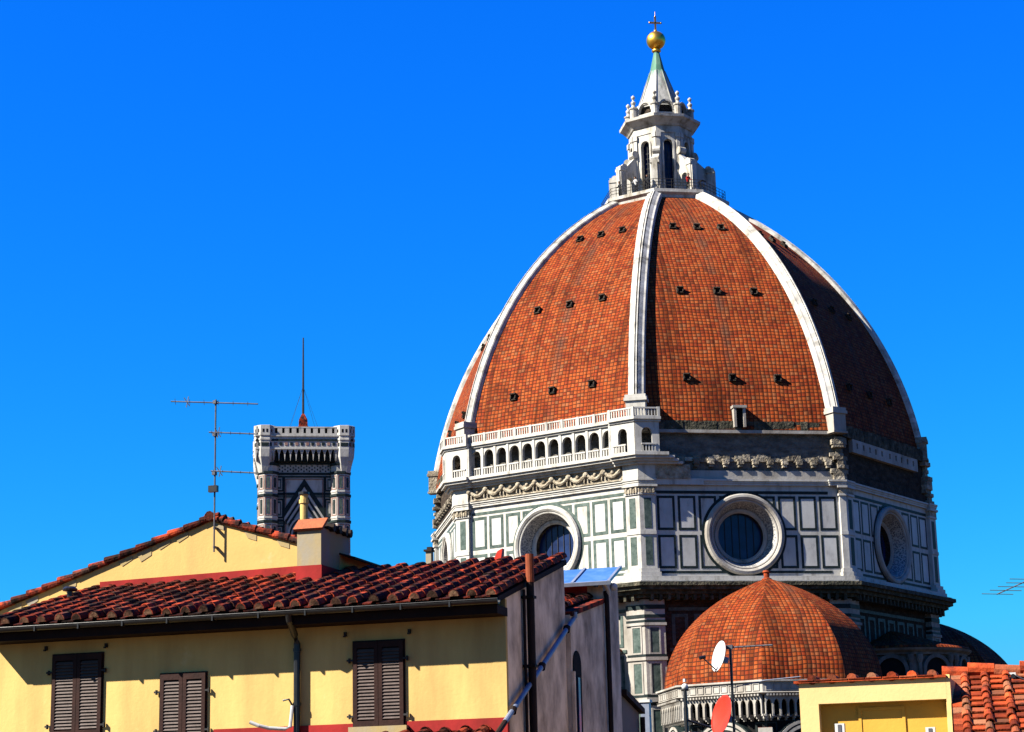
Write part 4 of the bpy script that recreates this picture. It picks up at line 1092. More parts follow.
# half-round gutter
mb = MB(HF); gr = .085; y0 = -OV - .07; z0 = EZ - .055
A, B = [], []
N_ = 10
for (x, arr) in ((UL - .05, A), (.10, B)):
    for rr in (gr, gr - .012): arr.append([mb.v(x, y0 + rr * cos(pi + pi * a / N_), z0 + rr * sin(pi + pi * a / N_)) for a in range(N_ + 1)])
for a in range(N_):
    mb.f([A[0][a], A[0][a + 1], B[0][a + 1], B[0][a]]); mb.f([A[1][a], A[1][a + 1], B[1][a + 1], B[1][a]])
    for E_ in (A, B): mb.f([E_[0][a], E_[0][a + 1], E_[1][a + 1], E_[1][a]])
mb.tube([(UL - .05, y0 - gr, z0 + .005), (.10, y0 - gr, z0 + .005)], .010, 6)
k = UL + .4
while k < 0: mb.box(k, k + .03, y0 - gr - .006, y0 + gr + .03, z0 - .10, z0 + .02); k += .95
mb.build('gutter', M['gutter'], house)
# downpipe with its swan neck
xd = hu(299, 690)[0]
mb = MB(HF)
mb.tube([(xd + .08, y0, z0 - .05), (xd + .08, y0 + .04, z0 - .16), (xd + .02, -.25, z0 - .40), (xd, -.1, z0 - .55), (xd, -.1, z0 - 1.2), (xd, -.1, -6)], .065, 10)
for zz_ in (hu(300, 652)[2], hu(300, 706)[2]): mb.tube([(xd, -.1, zz_), (xd, -.1, zz_ + .06)], .08, 10)
mb.build('downpipe', M['gutter'], house)
p1, p2, p3 = hu(262, 725), hu(293, 729.5), hu(298, 706)
mb = MB(HF); mb.tube([(p1[0], -.55, p1[2] + .03), (p1[0] + .16, -.5, p1[2] - .04), ((p1[0] + p2[0]) / 2, -.4, p2[2] + .02), (p2[0] - .05, -.25, p2[2]), (p2[0] + .03, -.2, p2[2] + .04), (p3[0] - .04, -.17, p3[2])], .035, 8)
mb.tube([(p3[0] - .04, -.17, p3[2]), (p3[0] - .1, -.2, p3[2] + .12), (p3[0] - .22, -.2, p3[2] + .10)], .02, 6, 1)
mb.build('bent_pipe', [M['white_paint'], M['gutter']], house)
# shutters
def shutter(px0, px1, py0, py1, hooks):
    a, b = hu(px0, py0), hu(px1, py1); u0, u1, zt, zb = a[0], b[0], a[2], b[2]
    mb = MB(HF); fw = .075
    mb.fbox(u0 - .02, u1 + .02, -.05, .03, zt, zt + .03, 0); mb.fbox(u0 - .02, u0, -.05, .03, zb, zt, 0); mb.fbox(u1, u1 + .02, -.05, .03, zb, zt, 0)
    mb.fbox(u0, u1, -.06, .004, zb, zt, 2)
    w_ = mb.build('window', [M['shutter'], M['gutter'], M['hole']], house)
    mid = (u0 + u1) / 2
    for lo, hi in ((u0 + .005, mid - .004), (mid + .004, u1 - .005)):
        s_ = MB(HF)
        s_.fbox(lo, lo + fw, .02, .065, zb, zt, 0); s_.fbox(hi - fw, hi, .02, .065, zb, zt, 0); s_.fbox(lo + fw, hi - fw, .02, .065, zt - .11, zt, 0); s_.fbox(lo + fw, hi - fw, .02, .065, zb, zb + .13, 0)
        zm = zb + (zt - zb) * .5
        n_ = int((zt - zb - .24) / .062)
        for k in range(n_):
            z = zb + .15 + (zt - zb - .28) * (k + .5) / n_
            q = [s_.v(x, y, zz) for x in (lo + fw, hi - fw) for y, zz in ((-.062, z - .024), (-.056, z - .031), (-.018, z + .024), (-.024, z + .031))]
            s_.m = 1; s_.f(q[:4]); s_.f(q[4:])
            for c in range(4): s_.f([q[c], q[(c + 1) % 4], q[4 + (c + 1) % 4], q[4 + c]])
        for z in (zb + .2, zt - .35):
            x = lo if lo < mid - .1 else hi; sg = -1 if lo < mid - .1 else 1
            s_.fbox(min(x, x + sg * .13), max(x, x + sg * .09), .05, .068, z, z + .035, 2)
            s_.fbox(x + sg * .08 - .012, x + sg * .08 + .012, .02, .08, z - .03, z + .06, 2)
        s_.build('shutter', [M['shutter'], M['slat'], M['iron']], w_)
shutter(54, 101.5, 656, 736, 0); shutter(161.5, 206, 675, 741, 0); shutter(354, 405, 643, 726.5, 0)
# pale sill under the right window
q0, q1 = hu(352, 727), hu(407, 731)
mb = MB(HF); mb.fbox(q0[0] - .02, q1[0] + .04, -.05, .14, q1[2] - .03, q0[2] - .01); mb.build('sill', M['cement'], house)
# small wall hooks
for px, py in ((346, 635), (410, 632), (47, 649), (107, 646)):
    mb = MB(HF); p = hu(px, py); mb.fbox(p[0] - .025, p[0] + .022, 0, .06, p[2] - .03, p[2] + .05); mb.fbox(p[0] - .015, p[0] + .015, .05, .12, p[2] - .05, p[2] - .02)
    mb.build('wall_hook', M['iron'], house)
# lean-to roof under the front, only its topmost tiles show
lz = hu(440, 734)[2]
mb = MB(slope(HF @ Matrix.Translation((0, -3.2, lz - 3.2 * math.tan(rad(17)))), rad(17)))
tile_rows(mb, hu(388, 728)[0] - .0, hu(492, 728)[0], 0, 3.2 / cos(rad(17)))
mb.build('lean_to_roof', M['rtile'], house)
mb = MB(HF); mb.box(hu(388, 728)[0] - .1, hu(492, 728)[0] + .1, -3.1, 0, -G, lz - 3.2 * math.tan(rad(17)) - .15); mb.build('lean_to_wall', M['yellow_deep'], house)
# chimney on the roof
ca, cb_ = hu(297, 575, 2.6), hu(321, 527, 2.6)
cx0, cx1 = ca[0], cb_[0]; czb, czt = ca[2] - .6, cb_[2]
cd0, cd1 = 2.6, 4.15
mb = MB(HF); mb.box(cx0, cx1, cd0, cd1, czb, czt, 0)
mb.box(cx0 - .02, cx1 + .02, cd0 - .02, cd1 + .02, czb, hu(300, 566, 2.6)[2], 1)
chim = mb.build('chimney', [M['cement'], M['red_band']], house)
mb = MB(HF)
ct = hu(310, 518, 2.6)[2]
mb.tone = .8
zr = czt + .0
# leaning orange slabs closing the top like a small roof
for sg, y0_, y1_ in ((1, cd0 - .12, (cd0 + cd1) / 2 - .3), (-1, cd1 + .1, (cd0 + cd1) / 2 + .3)):
    pass
q = [mb.v(x, y, z) for x in (cx0 - .06, cx1 + .06) for y, z in ((cd0 - .08, zr - .02), (cd0 + .22, ct + .02), (cd0 + .26, ct - .03), (cd0 - .04, zr - .06))]
mb.f(q[:4]); mb.f(q[4:])
for c in range(4): mb.f([q[c], q[(c + 1) % 4], q[4 + (c + 1) % 4], q[4 + c]])
mb.tone = .3
mb.m = 1; mb.box(cx0 - .04, cx1 + .05, cd0 + .28, cd1 + .04, zr, zr + .06)
for yy in (.45, .8, 1.15, 1.4): mb.tone = random.random(); mb.tube([(cx0 + .1, cd0 + yy, zr + .1), (cx1 + .10, cd0 + yy + .05, zr + .05)], .09, 7)
mb.build('chimney_cap', [M['otile'], M['brown_pipe']], chim)
fz = hu(308, 492, 3.0); fx = hu(304, 505, 3.0)[0]
mb = MB(HF); mb.tube([(fx, 3.0, ct - .25), (fx, 3.0, fz[2] - .03)], .082, 12, 0); mb.tube([(fx, 3.0, fz[2] - .24), (fx, 3.0, fz[2] - .16)], .105, 12, 0); mb.tube([(fx, 3.0, fz[2] - .05), (fx, 3.0, fz[2])], .115, 12, 1)
mb.build('flue', [M['yellow'], M['gutter']], chim)
# mushroom vent near the left end of the roof
pv = hu(70, 590, 2.0)
mb = MB(HF @ Matrix.Translation((pv[0], 2.0, 0))); mb.lathe([(.06, pv[2] - .6), (.06, pv[2] + .0), (.07, pv[2])], n=10); mb.lathe([(.02, pv[2] - .03), (.15, pv[2] - .02), (.16, pv[2] + .02), (.10, pv[2] + .07), (.01, pv[2] + .08)], n=14)
mb.build('roof_vent', M['gutter'], rof)
# upright red ridge tile and pale cable fitting on the ridge
pr_ = hu(498, 556, D)
mb = MB(HF); mb.tone = .9; mb.xprism([(pr_[0] - .10, pr_[2] - .15), (pr_[0] + .08, pr_[2] - .15), (pr_[0] + .13, pr_[2] + .14), (pr_[0] + .02, pr_[2] + .09)], D - .1, D + .05)
mb.build('ridge_tile', M['red_paint'], rof)
# red flashing where the roof meets the gable behind
GD = 3.6
f0, f1, f2, f3 = hu(100, 582, GD - .05), hu(298, 566, GD - .05), hu(298, 590, GD - .05), hu(100, 596, GD - .05)
mb = MB(HF); mb.xprism([(f3[0], f3[2] - .3), (f2[0], f2[2] - .3), (f1[0], f1[2]), (f0[0], f0[2])], GD - .06, GD - .005)
mb.build('flashing', M['red_band'], rof)
# pipes on the side wall
p0, p1 = hsu(530, 580, .16), hsu(531, 732, .16)
yy = p0[1]
mb = MB(HF); ztop = hsu(529, 554, .16)[2]; zmid = hsu(529, 582, .16)[2]
mb.tube([(.16, yy, -12), (.16, yy, zmid)], .075, 12, 0); mb.tube([(.16, yy, zmid), (.16, yy, ztop)], .08, 12, 1)  # top painted redder, sunlight put into its colour
for zz_ in (-1, 1.5, 3.0, 4.3): mb.box(.0, .25, yy - .1, yy + .1, zz_, zz_ + .05, 0)
mb.build('flue_pipe', [M['brown_pipe'], M['sunlit_pipe']], house)
p0 = hsu(524, 600, .06)
mb = MB(HF); mb.tube([(.06, p0[1], -12), (.06, p0[1], p0[2] + .2)], .03, 8); mb.build('thin_pipe', M['brown_pipe'], house)
a, b = hsu(574, 618, .12), hsu(505, 722, .12)
mb = MB(HF); mb.tube([(.12, a[1], a[2]), (.12, b[1], b[2])], .05, 10, 0); mb.tube([(.12, a[1] - .0, a[2] + .12), (.12, a[1], a[2])], .07, 10, 0)
for q_ in (.12, .5, .9):
    c = a.lerp(b, q_); mb.tube([(.12, c[1] - .03, c[2] - .045), (.12, c[1] + .03, c[2] + .045)], .075, 10, 1)
c = b.lerp(a, -.25); mb.tube([(.12, b[1], b[2]), (.12, c[1], c[2])], .05, 8, 1)
mb.build('drain_pipe', [M['blue_pipe'], M['brown_pipe']], house)

# ------------------------------------------------------------------ gabled house behind it
gp = hu(211, 521, GD); gl = hu(-3, 612, GD); gr_ = hu(299, 544, GD)
sl_l = (gp[2] - gl[2]) / (gp[0] - gl[0]); sl_r = (gp[2] - gr_[2]) / (gr_[0] - gp[0])
xr = hu(340, 560, GD)[0]; xl = gl[0] - 2.5
gh = thing('gabled_house', HF @ Vector((gp[0], GD, -G)), 'taller yellow house with a plain gable wall edged by one line of tiles', 'house')
zl, zr2 = gp[2] - sl_l * (gp[0] - xl), gp[2] - sl_r * (xr - gp[0])
GB = 12.0
mb = MB(HF); mb.xprism([(xl, -G), (xr, -G), (xr, zr2), (gp[0], gp[2]), (xl, zl)], GD, GD + GB, 0)
mb.build('wall', [M['yellow_gable']], gh)
mb = MB(HF)
nb_ = 16
for (x0, z0_, x1, z1_, n_) in ((xl, zl, gp[0], gp[2], 17), (gp[0], gp[2], xr, zr2, 8)):   # grey mortar pads showing between the verge tiles
    for k in range(n_):
        if random.random() < .25: continue
        q0, q1 = (k + .1) / n_, (k + random.uniform(.75, .98)) / n_
        dz = random.uniform(.10, .20)
        P = [(x0 + (x1 - x0) * q0, z0_ + (z1_ - z0_) * q0 - .03), (x0 + (x1 - x0) * q1, z0_ + (z1_ - z0_) * q1 - .03), (x0 + (x1 - x0) * q1, z0_ + (z1_ - z0_) * q1 - dz), (x0 + (x1 - x0) * (q0 + .3 * (q1 - q0)), z0_ + (z1_ - z0_) * q0 - dz - .02)]
        mb = MB(HF); mb.xprism(P, GD - .012, GD + .2); mb.build('mortar_pad', M['cement'], gh)
mb = MB(HF); grf = None
for (x0, z0_, x1, z1_) in ((xl - .5, zl - .5 * sl_l, gp[0], gp[2]), (xr + .35, zr2 - .35 * sl_r, gp[0], gp[2])):
    mb.xprism([(x0, z0_ + .0), (x1, z1_ + .0), (x1, z1_ + .04), (x0, z0_ + .04)], GD - .015, GD + GB, 0 if x0 < x1 else 1)  # right slope dark brown instead of tile red, its shade painted in
grf = mb.build('roof', [M['rtile'], M['brown_pipe']], gh)
for side, (x0, z0_, x1, z1_) in enumerate(((xl - .5, zl - .5 * sl_l, gp[0], gp[2]), (xr + .35, zr2 - .35 * sl_r, gp[0], gp[2]))):
    mb = MB(HF)
    L_ = math.hypot(x1 - x0, z1_ - z0_); dx, dz = (x1 - x0) / L_, (z1_ - z0_) / L_
    # verge: tiles lapped up the edge, the lower end of each one standing proud
    n_ = int(L_ / .40)
    for k in range(n_ + 1):
        s0, s1 = k * .40 - .03, k * .40 + .44
        if side == 1 and x0 + dx * s0 > cx0 - .1: continue
        for yy_ in (GD - .03, GD + .30, GD + .68, GD + 1.06, GD + 1.5):
            mb.tone = random.random(); j_ = random.uniform(-.015, .02)
            mb.tube([(x0 + dx * s0, yy_, z0_ + dz * s0 + .085 + j_), (x0 + dx * s1, yy_, z0_ + dz * s1 + .05)], .085, 9, r1=.06)
    mb.build('verge_tiles', M['rtile'], grf)
mb = MB(HF); mb.tone = .7
for k in range(9): mb.tone = random.random(); mb.tube([(gp[0], GD - .1 + .45 * k, gp[2] + .10), (gp[0], GD + .42 + .45 * k, gp[2] + .07)], .11, 9, r1=.09)
mb.build('ridge_tiles', M['rtile'], grf)

# aerial on the gable
mA = hu(214, 552, GD - .15); mT = hu(211, 400, GD - .15)
yA = GD - .15
KX = .47          # the rods point roughly towards the street opposite
ta = thing('tv_antenna', HF @ Vector((mA[0], yA, mA[2])), 'thin television aerial with three horizontal booms on a mast fixed to the yellow gable wall', 'antenna')
mb = MB(HF); mb.tube([(mA[0], yA, mA[2]), (mA[0], yA, mT[2])], .019, 7)
for px, py in ((214, 528), (214, 547)): z = hu(px, py, yA)[2]; mb.box(mA[0] - .03, mA[0] + .03, yA, GD + .01, z - .02, z + .02)
mb.build('mast', M['galv'], ta)
for (xa, ya, xb, yb, ne, el) in ((171, 401.5, 258, 404, 6, .24), (209, 432.3, 256, 434, 5, .17), (211, 471, 256, 473, 5, .15)):
    a, b = hu(xa, ya, yA - .05), hu(xb, yb, yA - .05)
    mb = MB(HF); mb.tube([(a[0], yA - .05, a[2]), (b[0], yA - .05, b[2])], .015, 5)
    for k in range(ne):
        q_ = (k + .3) / ne; c = a.lerp(b, q_); l_ = el * (1.15 - .4 * q_); mb.tube([(c[0] + l_ * KX, yA - .05 - l_, c[2]), (c[0] - l_ * KX, yA - .05 + l_, c[2])], .005, 4)
    c = a.lerp(b, .18)
    mb.tube([(c[0], yA - .05, c[2] - .12), (c[0] + .05, yA - .05, c[2] + .12)], .01, 4); mb.tube([(c[0] - .06, yA - .05, c[2] + .1), (c[0] + .08, yA - .05, c[2] - .1)], .01, 4)
    mb.box(mA[0] - .035, mA[0] + .035, yA - .08, yA + .03, a.lerp(b, .45)[2] - .035, a.lerp(b, .45)[2] + .035)
    mb.build('boom', M['galv'], ta)
z = hu(213, 490, yA)[2]
mb = MB(HF); mb.box(mA[0] - .1, mA[0] + .1, yA - .12, yA - .02, z - .06, z + .08); mb.build('amplifier_box', M['gutter'], ta)

# ------------------------------------------------------------------ grey annex behind the side wall
DA = D + .02
an = thing('rear_annex', HF @ Vector((0, DA, -G)), 'stained grey rendered annex in shade, with a slit window, behind the yellow house', 'house')
uA = 0.10
e0 = hsu(573, 611, uA); e1 = hsu(603, 597, uA)
y_r = e1[1]; y_b = hsu(618, 600, uA)[1]
mb = MB(HF)
side_prism(mb, -6, uA, [(DA, -G), (y_r, -G), (y_r, e1[2] - .1), (DA, e0[2] - .1)], 0)
zp = hsu(612, 583, uA)[2]
side_prism(mb, -6, uA, [(y_r, -G), (y_b, -G), (y_b, zp), (y_r, zp)], 0)
aw = mb.build('wall', M['grey_stucco'], an)
mb = MB(HF); mb.box(-6, uA - .35, y_r - .02, y_r + .0 - .004, e1[2] - .1, zp - .01); mb.build('red_wall_panel', M['red_paint'], an)
pa = math.atan2(e1[2] - e0[2], y_r - DA)
mb = MB(slope(HF @ Matrix.Translation((0, DA, e0[2] - .03)), pa)); mb.box(-5.9, uA + .05, 0, (y_r - DA) / cos(pa), -.1, 0, 0)
tile_rows(mb, -5.6, uA - .02, 0, (y_r - DA) / cos(pa)); mb.build('roof_tiles', M['rtile'], an)
# slit window with round head
a, b = hsu(573.5, 700, uA), hsu(581.5, 700, uA); zt_ = hsu(577, 663, uA)[2]; hwid = (b[1] - a[1]) / 2; yc = (a[1] + b[1]) / 2
mb = MB(HF @ Matrix.Translation((uA, yc, 0)) @ Matrix.Rotation(pi / 2, 4, 'Z'))
P = [(-hwid, -3)] + [(hwid * cos(pi - pi * q / 10), zt_ - hwid * .2 + hwid * sin(pi - pi * q / 10)) for q in range(11)] + [(hwid, -3)]
mb.xprism(P, -.02, .12, 0); 
mb.fbox(-hwid * .25, hwid * .25, .02, .05, -3, zt_ - .3, 1); mb.fbox(-hwid - .09, -hwid, 0, .06, -3, zt_ - .2, 2)
mb.build('slit_window', [M['hole'], M['glass'], M['grey_stucco']], an)
yd = hsu(604.5, 650, uA)[1]
mb = MB(HF); mb.tube([(uA + .09, yd, -12), (uA + .09, yd, hsu(604, 603, uA)[2]), (uA + .06, yd + .05, hsu(604, 592, uA)[2])], .055, 8, 0)
mb.build('downpipe', M['brown_pipe'], an)
mb = MB(HF)
z_ = hsu(607, 592, uA)[2]; mb.tube([(uA + .08, yd - .2, z_ + .16), (uA + .13, yd, z_), (uA + .1, yd + .1, z_ - .12)], .05, 8); mb.ball((uA + .2, yd + .2, z_ + .08), .09, 6)
mb.build('pipe_elbow', M['white_paint'], an)
# blue sheet canopy over it
FRz = hsu(610, 582, uA + .25); BRz = hsu(622, 567.5, uA + .25)
cn = thing('blue_canopy', HF @ Vector((uA, FRz[1], FRz[2])), 'sloping bright blue sheet canopy on top of the grey annex beside the round window', 'canopy')
cl = math.hypot(BRz[1] - FRz[1], BRz[2] - FRz[2]); ca_ = math.atan2(BRz[2] - FRz[2], BRz[1] - FRz[1])
Mc = slope(HF @ Matrix.Translation((0, FRz[1], FRz[2])), ca_)
mb = MB(Mc); mb.box(-3.2, uA + .25, 0, cl, -.02, .02); mb.build('sheet', M['canopy'], cn)
mb = MB(Mc)
for k in range(5): x = uA + .22 - k * .82; mb.box(x - .03, x + .03, -.02, cl, .021, .05)
mb.box(-3.2, uA + .27, -.05, -.001, -.04, .04); mb.build('frame', M['blue_pipe'], cn)
mb = MB(HF)
for x in (uA - .1, -2.6):
    mb.box(x - .04, x + .04, FRz[1] + .05, FRz[1] + .13, e1[2] - .3 if x < 0 else zp - .2, FRz[2] - .02)
    mb.box(x - .04, x + .04, BRz[1] - .15, BRz[1] - .07, zp - .4, BRz[2] - .08)
mb.build('post', M['galv'], cn)

# low beige wall stepping down beyond the annex
lw = thing('low_wall', HF @ Vector((uA, y_b, -G)), 'low beige rendered wall with a dark sloping coping at the foot of the marble corner', 'wall')
c0, c1 = hsu(620, 695, uA), hsu(639, 713, uA)
mb = MB(HF); side_prism(mb, -5, uA, [(y_b + .02, -G), (c1[1], -G), (c1[1], c1[2]), (y_b + .02, c0[2])], 0); mb.build('wall', M['beige_stucco'], lw)
mb = MB(HF); side_prism(mb, -5, uA + .12, [(y_b + .02, c0[2]), (c1[1] + .1, c1[2] - .02), (c1[1] + .1, c1[2] + .1), (y_b + .02, c0[2] + .13)], 0)
mb.tube([(uA + .1, c1[1] - .1, c1[2] - .1), (uA + .1, c1[1] - .1, -6)], .06, 8); mb.build('coping', M['brown_pipe'], lw)

def post_base(px, py, depth): p = at(px, py, depth); return p
# pale square flue standing between the low wall and the small dome
p = at(645.5, 701, 50)
mf = thing('metal_flue', Vector((p.x, p.y, 0)), 'pale blue-grey square duct standing upright left of the small dome', 'duct')
mb = MB(frame(Vector((p.x, p.y, 0)), HA)); mb.box(-.11, .11, -.11, .11, 0, p.z - .04, 0); mb.build('duct', M['blue_pipe'], mf)
mb = MB(frame(Vector((p.x, p.y, 0)), HA)); mb.box(-.14, .14, -.14, .14, p.z - .04, p.z + .03, 0)
for q in range(7): mb.box(.115, .125, -.05, .05, p.z - .4 - q * .5, p.z - .35 - q * .5, 0)
mb.build('cap', M['white_paint'], mf)
# thin dark pole with a pale head
p = at(685, 690, 60)
rp2 = thing('roof_pole', Vector((p.x, p.y, 0)), 'thin dark pole with a small round pale head in front of the small dome cornice', 'pole')
mb = MB(Matrix.Translation((p.x, p.y, 0))); mb.tube([(0, 0, 0), (0, 0, p.z)], .085, 8, r1=.06); mb.tube([(-.12, 0, p.z), (.12, 0, p.z)], .035, 6); mb.tube([(0, 0, p.z - .9), (.75, .1, p.z - 1.15)], .04, 6); mb.build('shaft', M['gutter'], rp2)
mb = MB(Matrix.Translation((p.x, p.y, 0))); mb.ball((0, 0, p.z + .10), .10, 8); mb.tube([(0, 0, p.z + .24), (0, 0, p.z + .34)], .05, 6); mb.build('lamp_head', M['bulb'], rp2)

# mast with two dishes
DM = 46.0
pm = at(730, 645, DM); pmz = pm.z
mp_ = thing('antenna_mast', Vector((pm.x, pm.y, 0)), 'slim dark mast with a short horizontal top bar, carrying a white and a red dish', 'mast')
MM = frame(Vector((pm.x, pm.y, 0)), HA)
mb = MB(MM); mb.tube([(0, 0, 0), (0, 0, pmz)], .032, 8)
mb.build('mast', M['gutter'], mp_)
mb = MB(MM); mb.tube([(-.1, 0, pmz - .06), (1.0, 0, pmz - .05)], .022, 6); mb.box(-.09, .06, -.05, .05, pmz - .10, pmz)
for k in range(6): mb.tube([(.2 + .14 * k, -.14 + .012 * k, pmz - .05), (.2 + .14 * k, .14 - .012 * k, pmz - .05)], .006, 4)
mb.build('top_bar', M['galv'], mp_)
mb = MB(MM); mb.tube([(0, 0, pmz - 1.0), (.25, .0, pmz - .95), (.8, .05, pmz - .85), (1.6, .1, pmz - .8)], .012, 5); mb.build('cable', M['blue_pipe'], mp_)
def dish(px, py, rad_, az, tilt, label, matname, arm=True, sq=1.0):
    c = at(px, py, DM - .15)
    t = thing('satellite_dish', c, label, 'satellite dish', 'satellite dishes on the mast')
    Md = Matrix.Translation(c) @ Matrix.Rotation(rad(az), 4, 'Z') @ Matrix.Rotation(rad(tilt), 4, 'X')    # faces local -y
    mb = MB(Md); n = 10; rings = []
    for side in (0, .012):
        for k in range(n + 1):
            r = rad_ * k / n; rings.append([mb.v(r * cos(2 * pi * a / 32), -.22 * (r / rad_) ** 2 * rad_ + side, 1.0 * sq * r * sin(2 * pi * a / 32)) for a in range(32)])
    for half in (rings[:n + 1], rings[n + 1:]):
        for A_, B_ in zip(half, half[1:]):
            for a in range(32): mb.f([A_[a], A_[(a + 1) % 32], B_[(a + 1) % 32], B_[a]])
    A_, B_ = rings[n], rings[2 * n + 1]
    for a in range(32): mb.f([A_[a], A_[(a + 1) % 32], B_[(a + 1) % 32], B_[a]])
    mb.build('reflector', M[matname], t, smooth=True)
    mb = MB(Md); mb.tube([(0, .02, 0), (0, .14, -.05)], .05, 8); mb.box(-.07, .07, .02, .16, -.12, .02); mb.build('bracket', M['blue_pipe'], t)
    if arm:
        mb = MB(Md); tip = (0, -rad_ * 1.25, -rad_ * .35); mb.tube([(0, -.02, -rad_ * sq * .96), tip], .016, 6); mb.build('feed_arm', M['galv'], t)
        mb = MB(Md); mb.tube([(tip[0], tip[1] - .07, tip[2] - .03), (tip[0], tip[1] + .06, tip[2] + .03)], .045, 10); mb.build('receiver', M['gutter'], t)
    return t
dish(721.5, 657, .37, -68, -14, 'white satellite dish near the top of the mast in front of the tiled dome', 'white_paint')
dish(725, 716, .48, -64, -14, 'red satellite dish on the lower part of the mast, below the white one', 'red_paint', False)

# ------------------------------------------------------------------ yellow house on the right
R0p = at(799, 690, 34.0)
rh = thing('roadside_house', Vector((R0p.x, R0p.y, 0)), 'bright yellow house top with a recessed roof terrace and an orange tiled roof at right', 'house')
RF_ = frame(Vector((R0p.x, R0p.y, G)), HA); RI_ = RF_.inverted()
rn = hn
def ru_(px, py, d=0.0): return RI_ @ on_plane(px, py, Vector((R0p.x, R0p.y, G)) - rn * d, rn)
t0, t1 = ru_(798, 684), ru_(946, 677); zt = (t0[2] + t1[2]) / 2
o0, o1 = ru_(818.5, 704), ru_(945, 720); zo = o0[2]
W_ = t1[0]
mb = MB(RF_)
mb.box(0, o0[0], 0, .35, -G, zt, 0); mb.box(o0[0], W_ + .0, 0, .35, zo, zt, 0)          # front wall with the opening
mb.box(W_ - .02, W_ + .06, 0, 1.5, -G, zt - .01, 0)
mb.box(0, .299, .35, 5, -G, zt, 0); mb.box(.3, W_ - .02, .22, 1.4, -G, zt - .26, 1); mb.box(0, W_, .35, 1.4, zt - .25, zt - .003, 0)
zf = ru_(870, 745)[2]; mb.box(o0[0], W_ - .02, .0, .22, -G, zf, 0)
rw = mb.build('wall', [M['yellow_fresh'], M['yellow_deep']], rh)
q0, q1 = ru_(858, 708, .22), ru_(906, 726, .22)
mb = MB(RF_); mb.strips(q0[0], q1[0], zf + .05, q0[2], .05, -.22, -.195, None, 0); mb.fbox(q0[0] + .05, q1[0] - .05, -.22, -.21, zf + .05, q0[2] - .05)
mb.build('terrace_door', M['yellow_deep'], rw)
# cap of the parapet: thin slab and the rounded ends of tiles
mb = MB(RF_); mb.tone = .6; mb.fbox(-.08, W_, -.45, .06, zt, zt + .04)
n_ = 7
for k in range(n_):
    mb.tone = random.random(); u = .24 + (W_ - .3) * k / (n_ - .5)
    mb.tube([(u, -.03, zt + .055), (u, .45, zt + .06)], .085, 10)
u = 0
while u < W_ - .2:
    mb.tone = random.random(); mb.fbox(u, u + .27, -.4, .075, zt + .035, zt + .052); u += .29
mb.build('parapet_cap', M['otile'], rw)
for px in (841, 931):
    p = ru_(px, 724); mb = MB(RF_); mb.box(p[0] - .08, p[0] + .08, -.2, -.04, zf - 1.2, p[2] + .0 - (.06 if px > 900 else 0), 0); mb.box(p[0] - .03, p[0] + .03, -.21, -.2, zf - 1.2, p[2] - .02 - (.06 if px > 900 else 0), 1)
    mb.build('vent_pillar', [M['white_paint'], M['galv']], rw)
# roof at right
TPr = on_plane(948, 677, Vector((R0p.x, R0p.y, G)) - rn * 1.6, rn)
RG = frame(Vector((TPr.x, TPr.y, G)), HA + 4.5); zR = TPr.z - G
pa = rad(21); run = 3.5; Wr = 6.0; zE = zR - run * math.tan(pa); sl_ = run / cos(pa)
Mr = slope(RG @ Matrix.Translation((0, -run, zE)), pa)
mb = MB(RG); side_prism(mb, .02, Wr, [(-run + .3, -G), (3.2, -G), (3.2, zE), (0, zR - .1), (-run + .3, zE)], 0); mb.build('gable_wall', M['yellow'], rh)
mb = MB(Mr); mb.box(0, Wr, 0, sl_, -.08, 0, 0)
rr_ = mb.build('roof', M['wood'], rh)
mb = MB(Mr); tile_rows(mb, .27, Wr - .1, 0, sl_ - .03, .365, .31, .072, True, 0, 1.2)
m_ = int(sl_ / .31)
for j in range(m_):      # half-width pan along the verge
    mb.tone = random.random(); mb.box(.03, .22, j * .31, j * .31 + .36, 0.0 + .01, .045 - .0, 0)
mb.build('roof_tiles', M['otile'], rr_)
mb = MB(Mr); mb.box(-.05, .028, -.02, sl_, -.1, .07); mb.build('verge', M['yellow'], rr_)
mb = MB(Mr)
u = -.1; k = 0
while u < Wr:
    mb.tone = .5 + random.random() * .5; zz_ = .06 + .035 * (k % 2) + random.uniform(-.01, .01)
    mb.tube([(u, sl_ + .05, zz_), (u + .46, sl_ + .05, zz_ - .02)], .13, 10, r1=.115); u += .45; k += 1
mb.box(-.05, Wr, sl_ - .02, sl_ + .22, -.1, .06)
mb.build('ridge_tiles', M['otile'], rr_)
mb = MB(RG)
i_ = [mb.v(x, y, z) for x in (0, Wr) for y, z in ((3.3, zE - .03), (.1, zR - .03), (.1, zR - .11), (3.3, zE - .13))]
mb.f(i_[:4]); mb.f(i_[4:]); [mb.f([i_[a], i_[(a + 1) % 4], i_[4 + (a + 1) % 4], i_[4 + a]]) for a in range(4)]
mb.build('back_slope', M['otile'], rr_)
pc = ru_(1012, 675, 1.3)
mb = MB(RF_); mb.box(pc[0] - .07, pc[0] + .06, 1.38, 1.5, pc[2] - .07, pc[2] + .05, 0); mb.tube([(pc[0] + .02, 1.35, pc[2] - .02), (pc[0] + .02, 1.27, pc[2] - .02)], .04, 8, 1)
mb.tube([(pc[0] + .05, 1.4, pc[2]), (pc[0] + .25, 1.1, pc[2] - .12), (pc[0] + .8, .9, pc[2] - .3)], .015, 5, 1); mb.build('floodlight', [M['white_paint'], M['gutter']], rr_)

